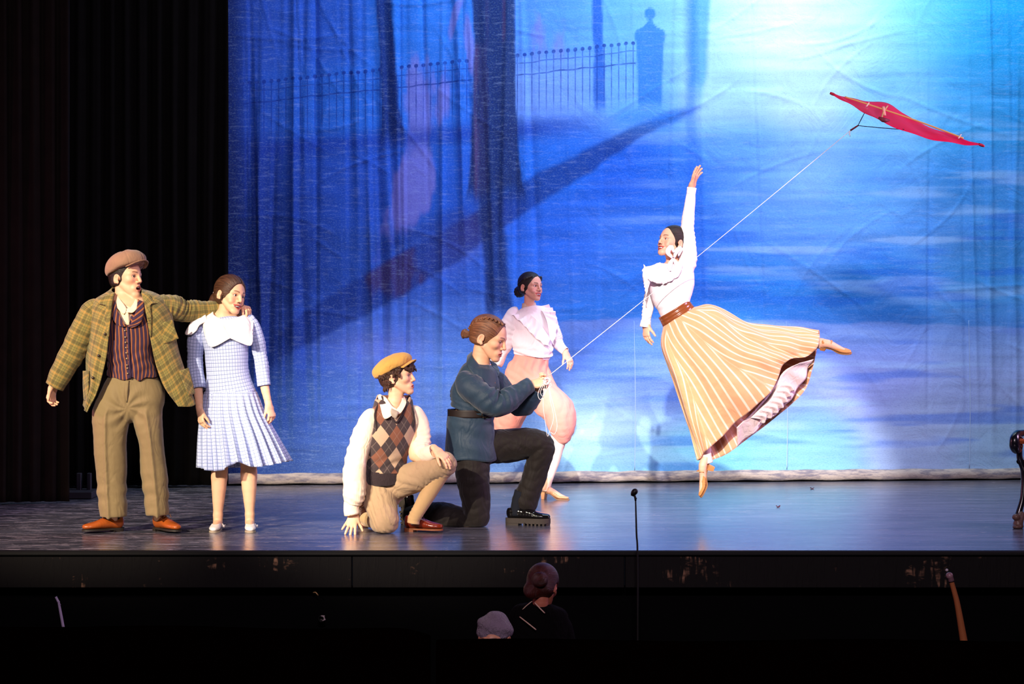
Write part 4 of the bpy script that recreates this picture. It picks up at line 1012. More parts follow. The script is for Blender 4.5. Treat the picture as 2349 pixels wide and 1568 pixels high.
    for i, py in enumerate([758, 773, 785, 797, 809, 822, 837, 844, 856]): m.button((286.5+i*0.8, py, -0.143+0.001*i), bm, 0.0055, parent=vo)
    # tweed jacket hanging open
    tw = tweed_mat()
    cols = [
        [(263, 672, -.06), (256, 715, -.13), (250, 770, -.15), (240, 840, -.15), (222, 900, -.14), (199, 945, -.13)],
        [(256, 668, -.035), (230, 694, -.09), (224, 770, -.12), (216, 840, -.13), (208, 900, -.13), (194, 940, -.11)],
        [(254, 665, 0), (204, 703, 0), (201, 770, -.01), (200, 840, -.02), (197, 890, -.03), (192, 928, -.03)],
        [(262, 660, .05), (225, 692, .06), (214, 770, .12), (210, 840, .12), (208, 890, .12), (206, 925, .12)],
        [(288, 658, .07), (290, 684, .10), (292, 770, .15), (298, 840, .14), (304, 890, .14), (310, 925, .14)],
        [(318, 660, .05), (352, 684, .06), (372, 770, .12), (388, 840, .12), (402, 890, .12), (415, 922, .12)],
        [(326, 665, 0), (382, 690, 0), (402, 770, -.01), (420, 840, -.02), (434, 890, -.03), (446, 925, -.03)],
        [(325, 668, -.035), (358, 690, -.09), (378, 770, -.12), (398, 840, -.13), (418, 890, -.13), (438, 932, -.11)],
        [(324, 672, -.06), (336, 715, -.13), (344, 770, -.15), (356, 830, -.15), (376, 885, -.14), (409, 932, -.13)]]
    ctrl = [[J(*cols[c][q]) for c in range(9)] for q in range(6)]
    jv = loft(ctrl, 70, 110, disp=lambda u, v: 0.004*np.sin(u*45+3*v)*v+0.003*np.sin(v*22+u*9))
    jo = m.add('jacket', jv, tw); solid(jo, 0.008, 0)
    jo.data.materials.append(black_l); jo.modifiers[-1].material_offset = 1; jo.modifiers[-1].material_offset_rim = 0
    sl = tube([J(236, 696, 0.0), J(214, 710, 0.0), J(194, 752, 0), J(165, 812, 0), J(141, 854, -0.01), J(124, 886, -0.01)], [r(10), r(25), r(30), r(29), r(26), r(22.5)], 32, wr=0.004, folds=[(0.5, 0.2, 0.010, 5), (0.15, 0.1, 0.006, 6)], seed=11)
    m.add('sleeve', sl, tw, jo)
    sr = tube([J(345, 692, 0.01), J(366, 700, 0.01), J(392, 704, 0.05), J(428, 714, 0.12), J(490, 711, 0.20), J(546, 705, 0.235)], [r(10), r(24), r(28), r(25), r(22), r(20)], 32, wr=0.004, folds=[(0.4, 0.25, 0.012, 9), (0.2, 0.1, 0.008, 8)], seed=13, ref=(0.1, -1, 0.1))
    m.add('sleeve', sr, tw, jo)
    # collar, lapels, pockets, buttons
    m.patch('lapel', [[(263, 671, -.075), (246, 676, -.085), (226, 690, -.105)], [(258, 690, -.115), (248, 696, -.125), (224, 695, -.115)], [(255, 712, -.142), (251, 708, -.142), (243, 701, -.135)], [(253, 735, -.156), (248, 735, -.155), (240, 728, -.145)], [(250, 772, -.160), (249, 772, -.160), (248, 772, -.158)]], tw, 0.006, (26, 10), parent=jo, uvrot=28)
    m.patch('lapel', [[(325, 671, -.075), (342, 676, -.085), (353, 695, -.11)], [(330, 690, -.115), (342, 695, -.125), (357, 694, -.118)], [(334, 712, -.142), (337, 706, -.142), (345, 700, -.135)], [(338, 735, -.156), (342, 735, -.155), (347, 728, -.148)], [(344, 772, -.160), (345, 772, -.160), (346, 772, -.158)]], tw, 0.006, (26, 10), parent=jo, uvrot=-28)
    m.patch('collar', [[(262, 655, .03), (256, 664, -.01), (262, 674, -.065)], [(258, 662, .04), (246, 672, -.02), (250, 686, -.095)]], tw, 0.006, (8, 12), parent=jo, uvrot=50)
    m.patch('collar', [[(316, 655, .03), (324, 664, -.01), (325, 674, -.065)], [(322, 660, .04), (338, 670, -.02), (336, 686, -.10)]], tw, 0.006, (8, 12), parent=jo, uvrot=-50)
    m.patch('chest_pocket', [[(359, 744, -.118), (395, 733, -.10)], [(364, 770, -.130), (402, 755, -.108)], [(374, 790, -.134), (410, 776, -.112)]], tw, 0.008, (14, 12), parent=jo, uvrot=38)
    m.patch('hip_pocket', [[(411, 850, -.125), (432, 843, -.08)], [(421, 878, -.130), (440, 872, -.08)], [(434, 908, -.126), (447, 902, -.07)]], tw, 0.008, (14, 10), parent=jo, uvrot=38)
    m.patch('hip_pocket', [[(191, 850, -.06), (204, 850, -.11)], [(191, 885, -.06), (203, 885, -.125)], [(193, 918, -.06), (201, 918, -.12)]], tw, 0.008, (14, 10), parent=jo, uvrot=20)
    bt = plain('horn_button', '#2e2014', 0.4, 0.5)
    for p in [(241, 766, -.158), (226, 815, -.158), (213, 866, -.150)]: m.button(p, bt, 0.009, parent=jo)
    # shoes
    tan = plain('tan_leather', '#a2501e', 0.22, 0.5); sol = plain('dark_sole', '#2a2420', 0.5); lc = plain('pale_lace', '#c08a58', 0.7)
    sk = plain('dark_sock', '#1a1614', 0.9)
    for (px, Ya, t) in ((266, 15.10, V3(-0.86, -0.50, 0)), (366, 15.13, V3(0.66, -0.75, 0))):
        an = P(px, 1200, Ya); an[2] = 0; h = an-nrm(t)*0.055
        m.shoe(h, h+t, 'derby', tan, sol, L=0.285, lace=lc)
        m.add('sock', tube([an+V3(0, 0, 0.05), an+V3(0, 0, 0.17)], [0.036, 0.040], 16, 8), sk)
    return m
man = build_man()

# ------------------------------------------------------------------ the girl in blue check
def build_girl():
    g = Fig('person in pale blue check dress with a broad white collar and white ribbon', 520, 1215, 15.20, skin='#e8b795')
    J, r = g.J, g.r
    g.head(529, 677, -0.02, 1.07, 48, -4, 11, 'smile', neck=(512, 722, 0.02), nr=0.044, brow='#4a2c1c', lip='#b04844', gaze=(8, 4), narrow=0.97)
    g.limb([(514, 738, 0.01), (516, 790), (520, 850), (528, 900)], [(0.12, 0.065), (0.12, 0.08), (0.11, 0.08), (0.14, 0.10)], (1, 0, 0))
    g.limb([(505, 930), (505, 1055), (503, 1095), (500, 1178)], [0.075, 0.052, 0.053, 0.029]); g.limb([(555, 930), (569, 1055), (571, 1095), (573, 1176)], [0.075, 0.052, 0.053, 0.029])
    g.limb([(462, 752, 0.01), (447, 830, 0.02), (454, 890, -0.04), (458, 938, -0.11)], [0.034, 0.032, 0.031, 0.021]); g.limb([(570, 750, 0.01), (598, 822, 0.02), (606, 880, 0.0), (616, 926, -0.02)], [0.034, 0.031, 0.030, 0.021])
    g.hand((458, 940, -0.115), (0.16, -0.1, -1), (-0.8, -0.6, 0), (0.5, -0.85, 0), 0.93, curl=(22, 26, 14), spread=3, thumb_open=0.25)
    g.hand((617, 928, -0.02), (0.28, -0.2, -0.95), (0.75, -0.55, 0.3), (-0.4, -0.9, 0), 0.93, curl=(30, 35, 20), spread=4, thumb_open=0.4)
    wl = plain('white_leather', '#efe6e4', 0.4, 0.4); so = plain('pale_sole', '#b8a892', 0.7)
    for (px, t) in ((500, V3(-0.04, -1, 0)), (573, V3(0.14, -1, 0))):
        an = P(px, 1190, 15.20); an[2] = 0; t = nrm(t); h = an-t*0.045; k = 0.235/0.27
        g.shoe(h, h+t, 'flat', wl, so, L=0.235, W=0.92, bow=1)
        g.limb([an+V3(0, 0, 0.09), an+V3(0, 0, 0.045)+t*0.01, an+V3(0, 0, 0.028)+t*0.09, an+V3(0, 0, 0.020)+t*0.15], [0.029, 0.030, 0.024, 0.014])
    g.body(extra=[(J(440, 1010, 0.1)*[1, 0, 0]+[0, 15.0, -0.01], V3(J(660, 0)[0], 15.45, J(0, 1040)[2]), 0.005), (J(436, 960)-[0, 0.1, 0], J(480, 885)+[0, 0.1, 0], 0.0035), (J(592, 945)-[0, 0.1, 0], J(632, 875)+[0, 0.1, 0], 0.0035)])
    hm = hair_mat('hair_brown', '#23130c', '#472b1d', '#7d543c')
    fd = g.hairshell(0.010, 0.010, -0.075, part=0.008, puff=(0.004, 0.004, 0.004), front=0.002)
    W = g.W
    fd.chain([W(0, -0.095, 0.000), W(-0.002, -0.128, -0.030), W(0.0, -0.132, -0.075), W(0.0, -0.118, -0.125)], [0.030, 0.036, 0.034, 0.014], None, 0.02)
    fd.chain([W(-0.070, 0.020, 0.010), W(-0.078, 0.006, -0.018), W(-0.070, 0.004, -0.045)], [0.007, 0.006, 0.003], None, 0.006)
    fd.chain([W(0.072, 0.030, 0.030), W(0.082, 0.036, -0.020), W(0.078, 0.034, -0.075)], [0.008, 0.006, 0.003], None, 0.006)
    g.field('hair', fd, 0.0026, hm)
    bow = thing  # ribbon tails tied at the nape
    g.patch('hair_ribbon', [[(496, 684, 0.05), (489, 688, 0.06)], [(484, 690, 0.08), (478, 694, 0.08)], [(470, 694, 0.09), (482, 700, 0.07)]], white_c, 0.003, (10, 6))
    g.patch('hair_ribbon', [[(497, 660, 0.07), (492, 664, 0.08)], [(491, 668, 0.10), (488, 676, 0.11)], [(492, 682, 0.09), (496, 686, 0.07)]], white_c, 0.003, (10, 6))
    # dress: bodice, gathered skirt, sleeves
    ck = check_mat()
    bod = tube([J(512, 733, 0.01), J(514, 746, 0.0), J(517, 775, -0.01), J(520, 815, -0.01), J(522, 855, -0.01), J(529, 905, 0)], [(0.10, 0.065), (0.160, 0.085), (0.148, 0.105), (0.140, 0.105), (0.138, 0.10), (0.168, 0.125)], 48, 40, wr=0.003, folds=[(0.75, 0.15, 0.004, 6)], seed=3)
    do = g.add('dress_bodice', bod, ck)
    rows = []
    N = 48; rng = np.random.RandomState(3); ph = rng.uniform(-0.05, 0.05, N)
    for i, (cx, py, hw, hd, wv) in enumerate([(529, 898, 60, 0.122, 0.000), (530, 912, 63, 0.130, 0.006), (534, 950, 72, 0.155, 0.011), (545, 1000, 85, 0.19, 0.018), (559, 1062, 98, 0.23, 0.026)]):
        row = []
        for j in range(N):
            t = -math.pi+2*math.pi*(j+ph[j])/N
            k = 1+(wv*(1 if j % 2 else -1)*(0.6+0.8*((j*7) % 5)/5))/0.2
            dx = hw*math.sin(t)*k; lift = 0
            if i == 4: lift = -16*max(0, math.sin(t))**2-14*math.exp(-((t+0.15)/0.22)**2)+8*math.exp(-((t+0.7)/0.4)**2)
            row.append(J(cx+dx, py+lift+(10 if i == 4 else 0), -hd*math.cos(t)*k))
        rows.append(row)
    sk = loft(rows, 60, 192, True, ufix=0.7); ks = g.add('dress_skirt', sk, ck, do); solid(ks, 0.004, 0)
    s1 = tube([J(478, 730, 0.01), J(461, 738, 0.01), J(452, 764, 0.01), J(448, 830, 0.02), J(455, 893, -0.04)], [r(6), r(15), r(20), r(18), r(17.5)], 28, wr=0.003, folds=[(0.55, 0.2, 0.007, 8), (0.0, 0.12, 0.008, 8)], seed=4)
    s2 = tube([J(558, 728, 0.01), J(572, 734, 0.01), J(584, 760, 0.01), J(598, 822, 0.02), J(606, 885, 0.0)], [r(6), r(14), r(17), r(16), r(15)], 28, wr=0.003, folds=[(0.6, 0.2, 0.007, 8), (0.0, 0.12, 0.008, 8)], seed=6)
    g.add('sleeve', s1, ck, do); g.add('sleeve', s2, ck, do)
    # the broad square collar, open at the front, and its flap over each shoulder
    cu = lambda u, v: 0.004*np.sin(u*7+v*4)
    co = g.patch('collar', [[(487, 706, 0.03), (491, 722, -0.06), (508, 732, -0.085)], [(468, 710, 0.03), (476, 750, -0.105), (516, 752, -0.112)], [(462, 718, 0.0), (478, 776, -0.125), (527, 772, -0.128)], [(470, 735, -0.07), (481, 794, -0.135), (529, 776, -0.135)]], white_c, 0.005, (24, 24), disp=cu)
    g.patch('collar', [[(508, 732, -0.085), (530, 732, -0.085), (556, 724, -0.04), (566, 716, 0.02)], [(516, 752, -0.112), (540, 752, -0.118), (566, 745, -0.09), (578, 722, 0.02)], [(527, 772, -0.128), (548, 776, -0.132), (572, 768, -0.115), (581, 735, -0.02)], [(530, 777, -0.135), (552, 786, -0.138), (577, 791, -0.125), (580, 760, -0.08)]], white_c, 0.005, (24, 24), parent=co, disp=cu)
    g.patch('collar', [[(487, 705, 0.03), (470, 712, 0.0), (476, 735, -0.07)], [(462, 716, 0.05), (444, 730, -0.01), (458, 745, -0.08)], [(446, 728, 0.06), (436, 745, -0.02), (450, 758, -0.08)], [(436, 742, 0.07), (425, 765, -0.02), (438, 768, -0.07)]], white_c, 0.005, (20, 20), parent=co)
    g.patch('collar', [[(487, 704, 0.04), (512, 702, 0.085), (566, 714, 0.03)], [(470, 716, 0.08), (512, 716, 0.11), (578, 722, 0.08)], [(470, 770, 0.115), (516, 770, 0.125), (572, 770, 0.11)]], white_c, 0.005, (16, 20), parent=co)
    return g
girl = build_girl()

# ------------------------------------------------------------------ the kneeling boy in argyle
def argyle_mat():
    n = NT('argyle_knit', 0.9, 0.1, sheen=0.2); U, Vv, _ = n.sep(n.uv()); o = n.obj()
    a = n.m('ADD', n.m('DIVIDE', U, 0.098), n.m('DIVIDE', Vv, 0.138)); b = n.m('SUBTRACT', n.m('DIVIDE', U, 0.098), n.m('DIVIDE', Vv, 0.138))
    ia = n.m('FLOOR', n.m('ADD', a, 20.0)); ib = n.m('FLOOR', n.m('ADD', b, 20.0))
    ch = n.m('MODULO', n.m('ADD', ia, ib), 2.0); alt = n.m('MODULO', ia, 2.0)
    c = n.mix(alt, rgb('#b79a80'), rgb('#7a4c3a')); c = n.mix(ch, rgb('#3b3134'), c)
    fa = n.m('ABSOLUTE', n.m('SUBTRACT', n.m('FRACT', n.m('ADD', a, 20.5)), 0.5)); fb = n.m('ABSOLUTE', n.m('SUBTRACT', n.m('FRACT', n.m('ADD', b, 20.5)), 0.5))
    ln_ = n.m('MAXIMUM', n.m('SUBTRACT', 1.0, n.fstep(fa, 0.012, 0.03)), n.m('SUBTRACT', 1.0, n.fstep(fb, 0.012, 0.03)))
    # thin overlay lines run through the middle of the lozenges
    ga = n.m('ABSOLUTE', n.m('SUBTRACT', n.m('FRACT', n.m('ADD', a, 20.0)), 0.5)); gb = n.m('ABSOLUTE', n.m('SUBTRACT', n.m('FRACT', n.m('ADD', b, 20.0)), 0.5))
    thin = n.m('MAXIMUM', n.m('SUBTRACT', 1.0, n.fstep(ga, 0.010, 0.028)), n.m('SUBTRACT', 1.0, n.fstep(gb, 0.010, 0.028)))
    c = n.mix(n.m('MULTIPLY', thin, 0.35), c, rgb('#9c8a7e'))
    c = n.mix(n.m('MULTIPLY', n.noise(o, 150, 2), 0.25), c, rgb('#52423e'))
    w_ = n.m('MULTIPLY', n.m('SINE', n.m('MULTIPLY', U, 1500.0)), n.m('SINE', n.m('MULTIPLY', Vv, 1500.0)))
    n.bump(n.m('ADD', n.m('MULTIPLY', w_, 0.2), n.noise(o, 15, 3)), 0.35, 0.012); return n.done(c)
def build_boy():
    b = Fig('person kneeling in mustard flat cap and argyle sweater vest, one hand on the floor', 900, 1222, 15.0, skin='#e6b794')
    J, r = b.J, b.r
    W = b.head(911, 864, 0.02, 1.08, 80, 7, 0, 'parted', neck=(905, 925, 0.03), nr=0.044, brow='#3a2214', lip='#b4453c', gaze=(-24, 12), blush=0.45, narrow=0.95)
    b.limb([(902, 945, 0.05), (892, 1000, 0.06), (884, 1060, 0.09), (884, 1105, 0.13)], [(0.12, 0.07), (0.13, 0.085), (0.115, 0.085), (0.135, 0.10)], (1, 0.3, 0))
    b.limb([(850, 965, 0.0), (818, 1065, -0.02), (808, 1165, -0.05)], [0.036, 0.034, 0.025]); b.limb([(952, 950, 0.08), (950, 1045, 0.02), (1000, 1040, -0.08)], [0.036, 0.034, 0.025])
    b.limb([(905, 1105, 0.12), (1010, 1065, -0.02), (988, 1110, 0.0), (950, 1178, 0.02)], [0.08, 0.050, 0.036, 0.026]); b.limb([(868, 1110, 0.15), (884, 1188, -0.02), (865, 1195, 0.20), (835, 1195, 0.36)], [0.08, 0.055, 0.045, 0.035])
    # hands: one on the boards with spread fingers, one over the knee
    b.hand((812, 1178, -0.04), (-0.25, -0.45, -0.9), (0.15, -0.85, 0.5), (1, -0.1, -0.1), 1.0, curls=[(5, 10, 5), (-5, 10, 5), (-8, 10, 5), (-10, 10, 5)], spread=16, thumb_open=1.0)
    b.hand((1000, 1030, -0.09), (0.72, -0.25, -0.60), (0.45, -0.60, 0.65), (-0.5, -0.6, -0.5), 1.0, curls=[(12, 18, 10), (14, 20, 10), (16, 22, 12), (18, 25, 12)], spread=9, thumb_open=0.35)
    b.body()
    hm = hair_mat('hair_curly', '#170c07', '#3a2115', '#6a4028', 0.5)
    fd = b.hairshell(0.008, 0.012, -0.060, front=0.004)
    rng = np.random.RandomState(5)
    for i in range(150):                                  # locks: over the brow, round the ear, at the nape
        if i < 45: q = (rng.uniform(-0.064, 0.064), 0, rng.uniform(0.028, 0.062)); q = (q[0], 0.098-abs(q[0])**2*9+0.010-(q[2]-0.03)*0.35, q[2])
        elif i < 105: sg = -1 if i % 2 else 1; q = (sg*rng.uniform(0.076, 0.088), rng.uniform(-0.085, 0.040), rng.uniform(0.000, 0.062))
        else: q = (rng.uniform(-0.098, 0.098), 0, rng.uniform(-0.075, 0.03)); q = (q[0], -0.100+abs(q[0])**2*9+(0.03-q[2])*0.12, q[2])
        p = W(*q); d = b.hR @ nrm([rng.normal()*0.4, rng.normal()*0.7, -1.0])
        e = b.hR @ nrm(rng.normal(size=3)); ln = rng.uniform(0.014, 0.026)
        fd.chain([p-d*ln*0.5, p+e*0.007, p+d*ln*0.6-e*0.004], [0.0062, 0.0072, 0.0035], None, 0.004, 2)
    b.field('hair', fd, 0.0025, hm)
    capm = cloth('cap_mustard', '#c4954c', '#ae8038', 0.8, wr=0.2, wsc=20, sheen=0.2)
    b.cap('cap', capm, capm, (0, -0.022, 0.072), (0.100, 0.128, 0.058), 20, 0, (0.042, 0.05, 0.002), -0.034, seams=2, button=False)
    # shirt: body, sleeves with gathered cuffs, pointed collar
    sh = cloth('shirt_ivory', '#f0d9c0', '#e2c6b2', 0.75, wr=0.25, wsc=9)
    bod = tube([J(904, 930, 0.04), J(901, 950, 0.05), J(893, 1000, 0.055), J(884, 1060, 0.09), J(884, 1100, 0.12)], [(0.06, 0.055), (0.125, 0.075), (0.125, 0.088), (0.100, 0.080), (0.100, 0.08)], 40, 30)
    so = b.add('shirt', bod, sh)
    s1 = tube([J(868, 946, 0.03), J(850, 958, 0.02), J(832, 1000, 0.0), J(815, 1070, -0.03), J(812, 1130, -0.05), J(808, 1156, -0.05)], [r(8), r(21), r(25), r(26), r(26), r(19)], 32, wr=0.005, folds=[(0.45, 0.3, 0.008, 5), (0.92, 0.1, 0.006, 9)], seed=21)
    b.add('sleeve', s1, sh, so)
    b.add('cuff', tube([J(807, 1152, -0.05), J(806, 1166, -0.05), J(808, 1180, -0.05)], [r(18.5), r(18), r(18)], 28, 8, wr=0.002), sh, so)
    s2 = tube([J(938, 940, 0.07), J(954, 948, 0.08), J(968, 990, 0.08), J(964, 1030, 0.04), J(975, 1044, -0.02), J(996, 1034, -0.08)], [r(8), r(17), r(21), r(21), r(19), r(16)], 32, wr=0.006, folds=[(0.55, 0.2, 0.012, 7)], seed=23, ref=(-0.5, -1, 0.3))
    b.add('sleeve', s2, sh, so)
    cd = lambda u, v: 0.0
    b.patch('collar', [[(872, 904, 0.10), (886, 912, 0.0), (899, 930, -0.055), (910, 938, -0.065)], [(866, 906, 0.11), (872, 930, -0.03), (882, 960, -0.085), (906, 948, -0.085)]], sh, 0.004, (10, 16), parent=so)
    b.patch('collar', [[(910, 938, -0.065), (916, 930, -0.05), (922, 914, 0.0), (918, 905, 0.06)], [(908, 950, -0.085), (920, 946, -0.075), (932, 924, -0.02), (928, 910, 0.06)]], sh, 0.004, (10, 14), parent=so)
    b.patch('bow', [[(898, 936, -0.09), (914, 944, -0.09)], [(896, 944, -0.10), (912, 952, -0.10)], [(900, 956, -0.095), (908, 960, -0.095)]], plain('pewter_bow', '#a89888', 0.5), 0.006, (8, 6), parent=so)
    # argyle vest with a V neck, dark ribbing
    ag = argyle_mat(); rib = cloth('rib_dark', '#2e2327', '#221a1c', 0.9, wr=0.3, wsc=40); rows = []
    for i, (y0, cx, hw, hd, dy) in enumerate([(0, 903, 49, 0.090, 0.05), (1, 899, 54, 0.110, 0.045), (2, 893, 55, 0.122, 0.05), (3, 888, 51, 0.120, 0.06), (4, 885, 46, 0.118, 0.085), (5, 886, 46, 0.120, 0.095)]):
        row = []
        for a in np.linspace(-180, 180, 24, endpoint=False):
            t = math.radians(a); py = [0, 972, 1000, 1032, 1062, 1086][i]
            if i == 0: py = 964-56*min(1, abs(a-10)/52)**0.9 if -42 < a < 62 else (916 if abs(a) < 110 else 906)
            if i == 1: py = 978-8*min(1, abs(a-10)/40)+(6 if 62 < abs(a) < 120 else 0)
            row.append(J(cx+hw*(0.86 if i == 0 else 1)*math.sin(t), py, dy-hd*math.cos(t)))
        rows.append(row)
    vv = loft(rows, 60, 96, True, disp=lambda u, v: 0.004*np.sin(v*38+4*np.sin(u*12.5))*np.exp(-((v-0.85)/0.2)**2))
    vv = (vv[0], vv[1], np.stack([vv[0][:, 0]-J(903, 0)[0]+0.35*(vv[0][:, 1]-15.0), -vv[0][:, 2]], 1))
    vo = b.add('sweater_vest', vv, ag); solid(vo, 0.006, 0)
    b.add('rib_hem', tube([J(886, 1076, 0.093), J(886, 1088, 0.097), J(887, 1101, 0.105)], [(r(46.5), 0.122), (r(47), 0.126), (r(48), 0.126)], 44, 10, wr=0.002), rib, vo)
    nk = [J(876, 908, 0.03), J(884, 930, -0.035), J(897, 956, -0.070), J(908, 968, -0.074), J(918, 958, -0.062), J(930, 934, -0.02), J(932, 914, 0.04)]
    b.add('rib_neck', tube(nk, [0.006]*7, 8, 40), rib, vo)
    for ar in ([(869, 922, 0.0), (860, 950, -0.04), (864, 985, -0.05), (862, 1010, -0.01), (850, 1000, 0.06)], [(934, 918, 0.03), (947, 940, 0.0), (950, 968, -0.01), (944, 990, 0.02), (946, 980, 0.08)]):
        b.add('rib_armhole', tube([J(*q) for q in ar], [0.006]*5, 8, 30), rib, vo)
    # plus-four breeches
    br = cloth('breeches_tan', '#a48a6c', '#92775a', 0.8, wr=0.3, wsc=10)
    fd = Field()
    fd.chain([J(886, 1108, 0.12), J(884, 1124, 0.14)], [(0.118, 0.105), (0.13, 0.115)], (1, 0.2, 0), 0.03)
    fd.chain([J(905, 1112, 0.11), J(955, 1092, 0.03), J(1008, 1066, -0.02), J(1018, 1066, -0.02), J(996, 1094, 0.0)], [0.095, 0.100, 0.086, 0.078, 0.066], None, 0.03)
    fd.chain([J(868, 1116, 0.13), J(872, 1150, 0.05), J(884, 1190, -0.02), J(878, 1196, 0.02), J(872, 1196, 0.12)], [0.10, 0.102, 0.088, 0.084, 0.065], None, 0.03)
    ph = np.random.RandomState(2).uniform(0, 6, 8)
    fd.disp(lambda x, y, z: 0.0045*(1-np.abs(np.sin(70*(x*0.7+z*0.7)+3*np.sin(18*x+ph[0])+2*np.sin(20*y))))-0.002+0.004*np.sin(30*z+20*x+ph[1])*np.sin(25*y+ph[2]))
    fd.plane((0, 0, 0.004), (0, 0, -1), 0.01)
    b.field('breeches', fd, 0.006, br)
    # stockings and brown shoes
    st = cloth('stocking_ochre', '#b8966c', '#a5845a', 0.85, wr=0.06, wsc=20)
    b.add('stocking', tube([J(1018, 1070, -0.03), J(1000, 1100, -0.01), J(972, 1150, 0.01), J(951, 1186, 0.02), J(948, 1200, 0.02)], [r(22), r(21), r(17), r(14.5), r(14)], 28, wr=0.001, folds=[(0.86, 0.1, 0.006, 9)], seed=31), st)
    bl = plain('brown_leather', '#6e2410', 0.2, 0.55); sol = plain('tan_sole', '#7c4628', 0.5); lc = plain('brown_lace', '#3a1a10', 0.7)
    h = P(928, 1210, 15.12); h[2] = 0
    b.shoe(h, h+V3(0.95, -0.30, 0), 'derby', bl, sol, L=0.265, lace=lc)
    h2 = J(826, 1170, 0.40); h2 = V3(h2[0], h2[1], 0.215)
    b.shoe(h2, h2+V3(0.10, -0.10, -1), 'derby', plain('dark_brown_leather', '#3a1a12', 0.3, 0.5), sol, up=(0.1, -1, 0), L=0.245, lace=lc)
    b.add('stocking', tube([J(872, 1196, 0.10), J(850, 1192, 0.25), J(836, 1188, 0.36)], [0.055, 0.048, 0.04], 24), st)
    return b
boy = build_boy()

# ------------------------------------------------------------------ the kneeling kite flyer in dark blue
def build_flyer():
    k = Fig('person on one knee in dark blue belted shirt, braided hair in a bun, winding string', 1120, 1208, 15.45, skin='#e2b08c')
    J, r = k.J, k.r
    W = k.head(1122, 775, 0.0, 1.24, 72, -17, 0, 'parted', neck=(1101, 838, 0.02), nr=0.050, brow='#4a2e20', lip='#b0483e', gaze=(-20, -16), blush=0.35)
    k.limb([(1098, 868, 0.02), (1090, 920, 0.02), (1082, 960, 0.02), (1080, 1030, 0.02)], [(0.10, 0.09), (0.12, 0.10), (0.11, 0.10), (0.125, 0.12)], (1, 0.3, 0))
    k.limb([(1075, 885, -0.09), (1138, 930, -0.14), (1213, 884, -0.06)], [0.036, 0.035, 0.026]); k.limb([(1120, 875, 0.12), (1195, 930, 0.10), (1232, 892, 0.0)], [0.036, 0.035, 0.026])
    k.limb([(1130, 1030, 0.08), (1225, 1030, 0.08), (1205, 1160, 0.10)], [0.06, 0.045, 0.034]); k.limb([(1085, 1040, -0.04), (1096, 1190, -0.05), (1020, 1188, 0.05), (945, 1185, 0.10)], [0.08, 0.055, 0.045, 0.035])
    k.hand((1216, 881, -0.055), (0.90, -0.05, 0.28), (0.10, -0.55, 0.85), (0.2, -0.8, 0.3), 0.98, curls=[(35, 50, 30), (42, 55, 30), (46, 58, 30), (50, 58, 30)], spread=2, thumb_open=0.3, thumb_dir=(0.25, 0.95, 0.1))
    k.hand((1234, 890, -0.005), (0.62, -0.25, 0.72), (0.5, 0.75, -0.4), (-0.4, -0.6, 0.6), 0.95, curls=[(35, 52, 30), (42, 56, 30), (48, 58, 30), (52, 58, 30)], spread=2, thumb_open=0.3, thumb_dir=(0.25, 0.95, 0.1))
    k.body()
    hm = hair_mat('hair_auburn', '#2e1a10', '#70462c', '#b5805a')
    fd = k.hairshell(0.007, 0.020, -0.050, puff=(0.002, 0.002, 0.002))
    # braid along the crown to the bun
    bp = [W(-0.030, 0.070, 0.094), W(-0.048, 0.035, 0.104), W(-0.056, -0.010, 0.108), W(-0.056, -0.055, 0.090), W(-0.046, -0.092, 0.056), W(-0.025, -0.112, 0.018)]
    bc = crom(bp, 22)
    for i in range(21):
        d = nrm(bc[i+1]-bc[i]); sd = nrm(np.cross(d, bc[i]-k.hC)); sg = 1 if i % 2 else -1
        fd.ecap(bc[i]-sd*sg*0.009, bc[i+1]+sd*sg*0.004+nrm(bc[i]-k.hC)*0.005, 0.0075, 0.0055, None, 0.003)
    ctr = W(0, -0.132, -0.018); rng = np.random.RandomState(1)
    fd.ell(ctr, np.array([0.026, 0.030, 0.026])*1.1, k.hR, 0.01)
    ax = nrm(k.hR @ np.array([0, -1, 0.1])); e1 = nrm(np.cross(ax, [0, 0, 1])); e2 = np.cross(ax, e1)
    sp = [ctr+ax*(0.004+0.020*t)+(e1*math.cos(t*13)+e2*math.sin(t*13))*0.030*(1-0.65*t) for t in np.linspace(0, 1, 26)]
    for i in range(25): fd.ecap(sp[i], sp[i+1], 0.0085, 0.0085, None, 0.004)
    k.field('hair', fd, 0.0025, hm)
    # belted overshirt
    bm = cloth('shirt_dark_blue', '#22384a', '#1a2c3c', 0.6, wr=0.28, wsc=8, sheen=0.2, spec=0.3)
    tor = tube([J(1102, 832, 0.02), J(1099, 848, 0.02), J(1093, 890, 0.015), J(1086, 925, 0.01), J(1079, 946, 0.01)], [(0.07, 0.06), (0.115, 0.125), (0.160, 0.150), (0.155, 0.14), (0.143, 0.130)], 44, 30, wr=0.005, folds=[(0.85, 0.2, 0.014, 5)], seed=41)
    ks = tube([J(1079, 944, 0.01), J(1079, 965, 0.01), J(1079, 1005, 0.01), J(1080, 1054, 0.01)], [(0.143, 0.130), (0.152, 0.138), (0.164, 0.150), (0.172, 0.160)], 48, 30, wr=0.004, folds=[(0.1, 0.15, 0.008, 3)], seed=43,
              slope=lambda g, T, S: g+np.stack([0*T, 0*T, 0.010*np.sin(3*T+1)*S**3], -1))
    so = k.add('shirt', joinm(tor, ks), bm)
    s1 = tube([J(1088, 860, -0.06), J(1072, 874, -0.10), J(1100, 905, -0.15), J(1142, 928, -0.16), J(1180, 906, -0.11), J(1217, 882, -0.06)], [r(9), r(28), r(31), r(29), r(24), r(18)], 34, wr=0.006, folds=[(0.55, 0.22, 0.016, 6), (0.25, 0.1, 0.008, 5)], seed=45, ref=(0.1, -1, 0.2))
